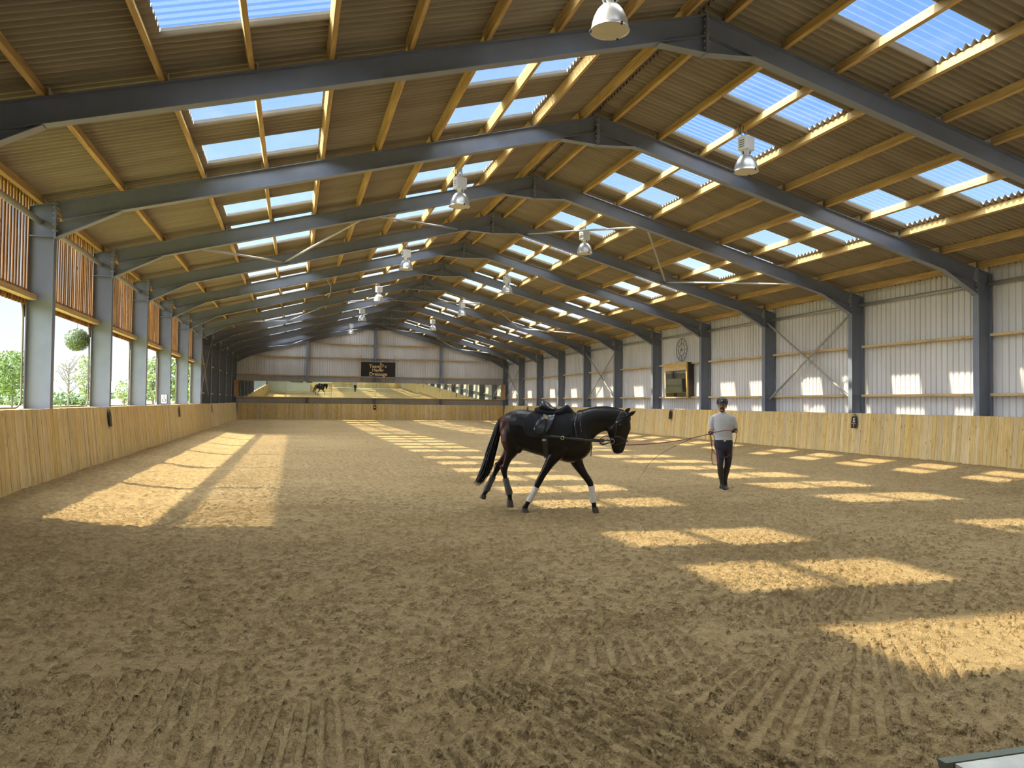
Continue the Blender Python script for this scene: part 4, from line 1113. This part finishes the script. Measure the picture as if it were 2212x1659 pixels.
br = tack('bridle', 'black leather bridle with steel bit on the horse head', 'bridle')
m = MB()
for s in (-1, 1):
    strap(m, [(1812, 240), (1790, 268), (1772, 310), (1755, 352)], .028, side=s)
    strap(m, [(1755, 352), (1748, 420), (1742, 490), (1728, 535), (1706, 560)], .02, side=s)
    strap(m, [(1752, 352), (1725, 390), (1690, 440), (1668, 468)], .014, side=s)
    strap(m, [(1770, 312), (1810, 300), (1850, 290), (1880, 280)], .018, side=s)
m.build('headpiece', M['leather'], br)
m = MB()
for s in (-1, 1):
    strap(m, [(1694, 548), (1740, 512), (1790, 516), (1830, 540), (1852, 556)], .028, side=s)
    strap(m, [(1708, 615), (1740, 603), (1790, 583), (1835, 572), (1852, 566)], .016, side=s)
m.tube([drape(1852, 556, .004, -1), hp(1866, 560), drape(1852, 556, .004, 1)], .013, 8); m.build('noseband', M['leather'], br)
for s in (-1, 1):
    c = hp(1704, 562, s * .072); m = MB(); m.tube([c + Vector((.038 * math.cos(2 * PI * k / 20), 0, .038 * math.sin(2 * PI * k / 20))) for k in range(20)], .007, 7, closed=True, upv=(0, 1, 0)); m.build('bit_ring', M['metal'], br, smooth=True)
    m = MB(); m.box(drape(1755, 352, .014, s), (.025, .008, .02)); m.ell(c + Vector((.002, 0, -.125)), (.013, .006, .016)); m.build('buckle', M['metal'], br)
m = MB()
for s in (-1, 1):   # bridle reins twisted back through the throat strap
    c = hp(1704, 562, s * .075)
    m.tube([c, hp(1680, 512, s * .09), hp(1640, 505, s * .1), hp(1600, 520, s * .1), hp(1575, 545, s * .1), hp(1578, 590, s * .1), hp(1612, 600, s * .1), hp(1668, 583, s * .1)], .009, 6, flat=.6)
m.build('reins', M['leather'], br, smooth=True)

bp_ = tack('neck_strap', 'black breastplate strap round the base of the horse neck', 'breastplate')
m = MB()
for s in (-1, 1):
    strap(m, [(1335, 262), (1318, 330), (1316, 410), (1325, 480), (1338, 528)], .030, .006, s)
    strap(m, [(1388, 252), (1372, 330), (1372, 400), (1384, 470)], .024, .006, s)
m.tube([hp(1480, 580, .0), hp(1484, 640), hp(1478, 730)], .014, 8, flat=.5); m.box(hp(1482, 625), (.035, .04, .05))
m.build('strap', M['leather'], bp_)
for s, lab in ((-1, 'black side rein with brass buckle along the near flank'), (1, 'black side rein along the hidden far flank')):
    sr = tack('side_rein', lab, 'side rein', 'pair of side reins')
    m = MB(); P = [drape(x, y, .022, s) for x, y in densify([(985, 520), (1060, 517), (1185, 528), (1300, 540), (1420, 550)], 5)]
    P += [hp(1490, 556, s * .16), hp(1560, 560, s * .12), hp(1612, 562, s * .105)]
    m.tube(P, .019, 8, flat=.4, upv=(0, 1, 0)); m.build('strap', M['leather'], sr)
    m = MB(); m.tube([hp(1612, 562, s * .105), hp(1650, 552, s * .1), hp(1685, 560, s * .09)], .006, 6); c = hp(1600, 560, s * .107)
    m.box(c, (.05, .03, .045)); m.build('clip', M['iron'], sr)
    c = drape(1185, 529, .036, s); m = MB(); m.tube([c + Vector((.024 * math.cos(2 * PI * k / 18), 0, .024 * math.sin(2 * PI * k / 18))) for k in range(18)], .007, 7, closed=True, upv=(0, 1, 0)); m.build('ring_buckle', M['brass'], sr, smooth=True)

# ------------------------------------------------------------------ the person
PS = .0013775; PLOC = Vector((8.57, 14.12, .012)); PA = -.30
def pp_(cx, cy, y=0.0): return Vector(((cx - 594) * PS, y, (1502 - cy) * PS))
def hring(cy, cx, rx, ry, yo=0.0, n=22, e=.92):
    c = pp_(cx, cy, yo)
    return [c + Vector((rx * PS * math.copysign(abs(math.cos(2 * PI * k / n)) ** e, math.cos(2 * PI * k / n)), ry * math.copysign(abs(math.sin(2 * PI * k / n)) ** e, math.sin(2 * PI * k / n)), 0)) for k in range(n)]
person = empty('person', PLOC, PA)
tag(person, 'person in riding helmet, grey jumper and dark breeches holding the lunge line', 'person')
TORSO = [(965, 588, 60, .07), (940, 583, 108, .108), (900, 579, 132, .126), (840, 578, 136, .128), (775, 576, 132, .12), (700, 572, 130, .118), (620, 569, 134, .122), (540, 567, 144, .126), (470, 566, 156, .122), (428, 562, 158, .106), (405, 561, 136, .088), (388, 560, 98, .072)]
LEGS = [[(545, 900, 74, -.0), (535, 980, 66, -.01), (528, 1060, 54, -.025), (523, 1140, 44, -.04), (528, 1190, 42, -.035), (538, 1250, 46, -.01), (548, 1320, 38, .0), (556, 1390, 29, -.0), (560, 1440, 29, -.0)],
        [(628, 900, 76, .01), (648, 980, 66, .02), (654, 1060, 54, .02), (650, 1140, 46, .03), (640, 1190, 43, .05), (630, 1250, 45, .075), (622, 1320, 37, .08), (617, 1390, 29, .075), (622, 1432, 29, .07)]]
ARMS = [[(425, 432, 40, 0), (405, 480, 38, .0), (392, 550, 35, .0), (392, 625, 31, -.01), (394, 650, 29, -.03), (372, 655, 27, -.11), (352, 654, 22, -.19), (342, 654, 19, -.225)],
        [(702, 432, 40, 0), (728, 480, 38, .0), (748, 550, 35, .01), (765, 625, 31, .01), (768, 652, 29, -.0), (755, 645, 27, -.07), (738, 628, 23, -.14), (728, 618, 20, -.175)]]
def plimb(mb, pts, k=1.0, i0=0, i1=None, n=16, grow=0.0):
    pts = pts[i0:i1]
    mb.tube([pp_(p[0], p[1], p[3]) for p in pts], [p[2] * PS * k + grow for p in pts], n)
def foot(mb, cx, cy, yo, grow=0.0, turn=0.0):
    R = []
    for t, w_, h_ in ((.085, .026, .05), (.07, .036, .075), (.02, .038, .085), (-.05, .042, .062), (-.12, .047, .045), (-.17, .043, .034), (-.20, .026, .024)):
        c = pp_(cx, cy, yo) + Vector((turn * -t, t, 0)); c.z = .0
        R.append([c + Vector(((w_ + grow) * math.cos(2 * PI * k / 14), 0, max(0.0, (h_ + grow) * (math.sin(2 * PI * k / 14) * .5 + .5)))) for k in range(14)])
    mb.rings(R)
def hand(mb, wrist, d, palm, sgn, scale=1.0, grow=0.0):
    """palm plus four separate curled fingers and a thumb, closed on a rein"""
    d = Vector(d).normalized(); palm = Vector(palm).normalized(); palm = (palm - d * palm.dot(d)).normalized(); s = d.cross(palm) * sgn
    w_ = Vector(wrist); R = []
    for t, hw, ht in ((-.01, .028, .022), (.02, .034, .017), (.055, .042, .016), (.085, .040, .014)):
        R.append([w_ + d * t * scale + s * ((hw + grow) * math.cos(2 * PI * k / 12)) + palm * ((ht + grow) * math.sin(2 * PI * k / 12)) for k in range(12)])
    mb.rings(R)
    for k, (o_, L_) in enumerate(((.031, .9), (.0105, 1.0), (-.0105, .95), (-.031, .78))):
        p = w_ + d * .082 + s * o_; a = rad(12); P = [p]
        for seg, (l, bend) in enumerate(((.044, 48), (.028, 78), (.022, 58))):
            a += rad(bend) * (1.0 if seg else .7); p = p + (d * math.cos(a) + palm * math.sin(a)) * l * L_; P.append(p)
        mb.tube(P, [.0098 + grow, .0095 + grow, .0088 + grow, .0072 + grow], 8)
    b = w_ + d * .025 + s * .030; mb.tube([b, b + s * .022 + d * .022 + palm * .014, b + s * .018 + d * .048 + palm * .034, b + s * .004 + d * .064 + palm * .046], [.014 + grow, .0125 + grow, .0105 + grow, .008 + grow], 8)
H1, H2 = pp_(340, 654, -.235), pp_(724, 615, -.185)
m = MB()
m.rings([hring(cy, cx, rx * .92, ry * .92) for cy, cx, rx, ry in TORSO])
for L_ in LEGS: plimb(m, L_, .88)
for A_ in ARMS: plimb(m, A_, .9)
m.tube([pp_(560, 395, .01), pp_(559, 365, .008), pp_(557, 335, 0), pp_(556, 310, 0)], [.062, .054, .052, .055], 16)
HT = rad(16); RH = Matrix.Rotation(-HT, 3, 'Z'); HC = pp_(556, 262, -.01)
def hd(x, y, z): return HC + RH @ Vector((x, y, z))
# head: cranium, face, jaw, nose, brow, ears
m.rings([[hd(rx * math.cos(2 * PI * k / 20), yo + ry * math.sin(2 * PI * k / 20), z) for k in range(20)] for z, rx, ry, yo in ((.125, .03, .04, .005), (.115, .055, .07, .005), (.085, .072, .09, .005), (.045, .078, .098, .003), (.0, .076, .095, .0), (-.035, .071, .09, -.004), (-.065, .064, .08, -.012), (-.095, .052, .062, -.024), (-.118, .035, .04, -.038), (-.126, .018, .02, -.046))])
m.rings([[hd(w_ * math.cos(2 * PI * k / 10), y - .01 * math.sin(2 * PI * k / 10), z) for k in range(10)] for z, w_, y in ((.03, .009, -.094), (.0, .012, -.105), (-.022, .017, -.116), (-.034, .014, -.106))])
m.ell(hd(0, -.09, -.062), (.024, .012, .014)); m.ell(hd(0, -.078, -.105), (.022, .018, .018)); m.ell(hd(0, -.085, .038), (.055, .016, .012))
for sx in (-1, 1):
    m.ell(hd(sx * .076, .008, -.008), (.012, .02, .032)); m.ell(hd(sx * .042, -.07, -.02), (.022, .02, .022))
hand(m, H1, (-.25, -.95, 0), (.1, 0, -1), 1); hand(m, H2, (-.75, -.55, -.05), (.3, -.5, -.8), -1)
remeshed(m, 'body', M['skin'], .0055, person, smooth=3)
# clothes
m = MB(); m.rings([hring(cy, cx, rx * 1.0 + 5, ry + .006) for cy, cx, rx, ry in TORSO[4:]] + [hring(381, 559, 62, .066)])
for A_ in ARMS: plimb(m, A_, 1.12, 0, 4)
o = remeshed(m, 'jumper', M['jumper'], .008, person, smooth=14)
m = MB(); m.rings([hring(cy, cx, rx, ry, n=30) for cy, cx, rx, ry in ((778, 576, 137, .128), (774, 576, 140, .131), (752, 575, 140, .13), (748, 575, 136, .127))]); m.build('jumper_hem', M['jumper'], person, smooth=True)
m = MB(); m.rings([hring(cy, cx, rx, ry, -.002, n=24) for cy, cx, rx, ry in ((388, 560, 62, .070), (366, 559, 50, .060), (358, 558, 46, .056))]); m.build('collar', M['collar'], person, smooth=True)
m = MB(); m.rings([hring(cy, cx, rx + 2, ry + .003) for cy, cx, rx, ry in TORSO[:6]])
for L_ in LEGS: plimb(m, L_, 1.03, 0, 6)
remeshed(m, 'breeches', M['breech'], .008, person, smooth=12)
for L_, (fx, fy, fo, tn) in zip(LEGS, ((560, 1500, -.02, .06), (628, 1490, .06, -.18))):
    m = MB(); plimb(m, L_, 1.06, 3, None); foot(m, fx, fy, fo, .006, tn); p0 = pp_(L_[-1][0], L_[-1][1], L_[-1][3]); m.tube([p0 + Vector((0, 0, .02)), Vector((p0.x, p0.y, .05))], [.042, .042], 12)
    bo = remeshed(m, 'boot', M['pboot'], .007, person, smooth=3)
    mz = min(v.co.z for v in bo.data.vertices); bo.location.z = -mz - .012
for (H, d, p, s) in ((H1, (-.25, -.95, 0), (.1, 0, -1), 1), (H2, (-.75, -.55, -.05), (.3, -.5, -.8), -1)):
    m = MB(); hand(m, H, d, p, s, 1.0, .0022); remeshed(m, 'glove', M['glove'], .004, person, smooth=2)
# face details
for sx in (-1, 1):
    m = MB(); m.ell(hd(sx * .031, -.085, .012), (.012, .008, .007)); m.build('eye', M['eye'], person, smooth=True)
    m = MB(); m.tube([hd(sx * .014, -.098, .028), hd(sx * .032, -.096, .033), hd(sx * .05, -.084, .027)], .004, 6); m.build('eyebrow', M['beard'], person)
m = MB(); m.ell(hd(0, -.097, -.062), (.022, .008, .006)); m.build('lips', M['lip'], person, smooth=True)
m = MB()
m.rings([[hd(rx * math.cos(a), yo - ry * math.sin(a), z) for a in np.linspace(PI * .5 - w_, PI * .5 + w_, 14)] for z, rx, ry, yo, w_ in ((-.078, .064, .076, -.017, .42), (-.092, .056, .067, -.024, .62), (-.107, .047, .054, -.033, .8), (-.122, .036, .039, -.042, .95), (-.131, .018, .018, -.048, 1.2))], caps=False, closed_u=False)
for sx in (-1, 1): m.tube([hd(0, -.104, -.046), hd(sx * .02, -.101, -.05), hd(sx * .033, -.092, -.072)], .006, 6)
bo = m.build('beard', M['beard'], person, smooth='all'); sm_ = bo.modifiers.new('t', 'SOLIDIFY'); sm_.thickness = .008; sm_.offset = 1
# helmet
m = MB(); m.rings([[hd(rx * math.cos(2 * PI * k / 32), .004 + ry * math.sin(2 * PI * k / 32), z) for k in range(32)] for z, rx, ry in ((.035, .112, .134), (.045, .118, .140), (.08, .116, .138), (.12, .102, .122), (.15, .078, .094), (.168, .045, .056), (.175, .004, .005))], caps=False)
he = m.build('helmet', M['helmet'], person, smooth='all'); so_ = he.modifiers.new('t', 'SOLIDIFY'); so_.thickness = .012; so_.offset = -1
m = MB(); m.rings([[hd(.105 * math.cos(a) * q, -.02 - (.11 * math.sin(a) * q + .065 * (math.sin(a)) * e), .045 - e * .022 + dz) for a in np.linspace(.15, PI - .15, 22)] for q, e, dz in ((1.03, 0, 0), (1.03, 1, 0), (1.03, 1, -.008), (1.03, 0, -.008))], caps=False, closed_u=False); m.build('peak', M['helmet'], he, smooth=True)
m = MB(); m.ell(hd(0, -.136, .095), (.012, .006, .010)); m.build('badge', M['metal'], he, smooth=True)
m = MB()
for sx in (-1, 1): m.tube([hd(sx * .092, .0, .04), hd(sx * .083, -.02, -.04), hd(sx * .066, -.035, -.09), hd(sx * .02, -.05, -.135)], .007, 6, flat=.5)
m.tube([hd(-.02, -.05, -.135), hd(0, -.053, -.139), hd(.02, -.05, -.135)], .007, 6); m.build('chin_strap', M['black'], he)
m = MB(); m.ell(pp_(655, 770, -.132), (.006, .003, .006)); m.box(pp_(576, 786, -.124), (.05, .012, .035)); m.build('belt_buckle', M['metal'], person)

# ------------------------------------------------------------------ lunge line and whip
def p_world(v): return PLOC + Matrix.Rotation(PA, 3, 'Z') @ Vector(v)
def h_world(v): return HLOC + Matrix.Rotation(HA, 3, 'Z') @ Vector(v)
def spline(P, n=8):
    P = [Vector(p) for p in P]; Q = [P[0]] + P + [P[-1]]; out = []
    for i in range(1, len(Q) - 2):
        p0, p1, p2, p3 = Q[i - 1:i + 3]
        for k in range(n):
            t = k / n; out.append(.5 * ((2 * p1) + (p2 - p0) * t + (2 * p0 - 5 * p1 + 4 * p2 - p3) * t * t + (3 * p1 - p0 - 3 * p2 + p3) * t ** 3))
    return out + [P[-1]]
g1 = H1 + Vector((-.02, -.10, -.03)); g2 = H2 + Vector((-.085, -.07, -.035))
a = h_world(hp(1848, 602, .03)); b_ = p_world(g1); line = []
for k in range(24):
    t = k / 23; q = a.lerp(b_, t); q.z -= .05 * 4 * t * (1 - t); line.append(q)
m = MB(); m.tube(line, .0125, 8, flat=.6); P = [p_world(v) for v in spline([g1, pp_(450, 645, -.30), pp_(600, 628, -.29), g2])]; m.tube(P, .0115, 8, flat=.6)
loops = [[g1, pp_(322, 720, -.33), pp_(350, 860, -.30), pp_(375, 930, -.28), pp_(440, 1000, -.26), pp_(540, 1030, -.25), pp_(640, 975, -.25), pp_(695, 830, -.25), pp_(722, 680, -.26), g2],
         [g1, pp_(345, 760, -.32), pp_(352, 900, -.33), pp_(350, 1050, -.32), pp_(372, 1125, -.31), pp_(405, 1142, -.30), pp_(440, 1115, -.30), pp_(455, 1030, -.29), pp_(438, 930, -.29), pp_(405, 800, -.30), pp_(375, 700, -.31), g1]]
for L_ in loops: m.tube([p_world(v) for v in spline(L_)], .009, 8, flat=.6)
o = m.build('lunge_line', M['rein'], smooth=True); tag(o, 'maroon lunge line from the horse nose to both hands, ending in hanging loops', 'lunge line')
def at_depth(u, v, dep): return EYE + px_dir(u, v) * dep
wh = [p_world(H1 + Vector((.03, -.09, -.03))), at_depth(1500, 945, 15.2), at_depth(1480, 953.6, 14.9), at_depth(1455, 965, 14.6), at_depth(1430, 979, 14.3), at_depth(1412, 992, 14.1), at_depth(1396, 1010, 13.9), at_depth(1385, 1028, 13.7), at_depth(1376, 1043, 13.5)]
m = MB(); S_ = spline(wh); m.tube(S_, [.0075 - .0055 * i / (len(S_) - 1) for i in range(len(S_))], 6)
tag(m.build('lunge_whip', M['iron'], smooth=True), 'thin lunge whip trailing down from the gloved hand', 'whip')
# ------------------------------------------------------------------ daylight
SUN_DIR = Vector((.89, -.14, -1)).normalized()
sd = bpy.data.lights.new('sun', 'SUN'); sd.energy = 9.5; sd.color = (1, .87, .60); sd.angle = rad(1.2)
so = bpy.data.objects.new('sun', sd); COL.objects.link(so); so.rotation_euler = SUN_DIR.to_track_quat('-Z', 'Y').to_euler(); so.location = (-30, 20, 40)

w = bpy.data.worlds.new('sky'); scn.world = w; w.use_nodes = True
nt = w.node_tree; L = nt.links; bg = nt.nodes['Background']
tc = nt.nodes.new('ShaderNodeTexCoord'); sp = nt.nodes.new('ShaderNodeSeparateXYZ'); L.new(tc.outputs['Generated'], sp.inputs[0])
grad = ramp(nt, [(0.0, (.30, .34, .22)), (.495, (.92, .97, .97)), (.525, (.93, .98, 1.0)), (.55, (.86, .95, 1.0)), (.573, (.72, .89, 1.0)), (.60, (.40, .66, 1.0)), (.66, (.21, .45, .96)), (.76, (.145, .36, .88))])
mp = node(nt, 'ShaderNodeMapRange'); mp.inputs['From Min'].default_value = -1; mp.inputs['From Max'].default_value = 1; L.new(sp.outputs['Z'], mp.inputs['Value']); L.new(mp.outputs[0], grad.inputs['Fac'])
mpp = nt.nodes.new('ShaderNodeMapping'); mpp.inputs['Scale'].default_value = (2.2, 2.2, 6.0); L.new(tc.outputs['Generated'], mpp.inputs['Vector'])
cn = node(nt, 'ShaderNodeTexNoise', Scale=1.6, Detail=6.0, Roughness=.6); L.new(mpp.outputs[0], cn.inputs['Vector'])
cr = ramp(nt, [(.58, (0, 0, 0)), (.90, (.6, .6, .6))]); L.new(cn.outputs['Fac'], cr.inputs['Fac'])
mx = node(nt, 'ShaderNodeMix', data_type='RGBA'); mx.inputs['B'].default_value = (.88, .92, .97, 1); L.new(cr.outputs['Color'], mx.inputs['Factor']); L.new(grad.outputs['Color'], mx.inputs['A'])
# added sky boost out of view, overhead, sunward and behind, to light the interior
def sm(inp, a, b):
    r = node(nt, 'ShaderNodeMapRange', interpolation_type='SMOOTHSTEP'); r.inputs['From Min'].default_value = a; r.inputs['From Max'].default_value = b
    L.new(inp, r.inputs['Value']); return r.outputs[0]
def math2(op, a, b):
    n = node(nt, 'ShaderNodeMath', operation=op)
    for i, q in enumerate((a, b)):
        if isinstance(q, (int, float)): n.inputs[i].default_value = q
        else: L.new(q, n.inputs[i])
    return n.outputs[0]
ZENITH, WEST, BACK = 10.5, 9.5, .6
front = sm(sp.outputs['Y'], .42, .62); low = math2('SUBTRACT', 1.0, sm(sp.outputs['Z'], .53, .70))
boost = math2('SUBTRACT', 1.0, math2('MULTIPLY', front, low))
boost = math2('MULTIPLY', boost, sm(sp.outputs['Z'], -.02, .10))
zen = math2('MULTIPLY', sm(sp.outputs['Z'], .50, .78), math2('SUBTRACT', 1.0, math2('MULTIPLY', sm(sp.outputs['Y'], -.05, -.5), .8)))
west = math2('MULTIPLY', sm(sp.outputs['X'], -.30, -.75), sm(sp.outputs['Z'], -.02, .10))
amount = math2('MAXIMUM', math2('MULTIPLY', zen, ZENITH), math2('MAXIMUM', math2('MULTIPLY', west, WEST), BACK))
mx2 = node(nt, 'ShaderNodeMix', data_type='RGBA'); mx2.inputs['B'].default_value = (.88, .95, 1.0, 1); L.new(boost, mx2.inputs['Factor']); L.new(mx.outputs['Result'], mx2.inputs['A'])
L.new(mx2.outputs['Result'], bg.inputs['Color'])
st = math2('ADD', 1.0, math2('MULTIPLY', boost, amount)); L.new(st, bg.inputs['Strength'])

scn.view_settings.view_transform = 'Standard'; scn.view_settings.look = 'None'
scn.view_settings.gamma = 1.0; scn.view_settings.use_curve_mapping = False
scn.view_settings.exposure = 0.12
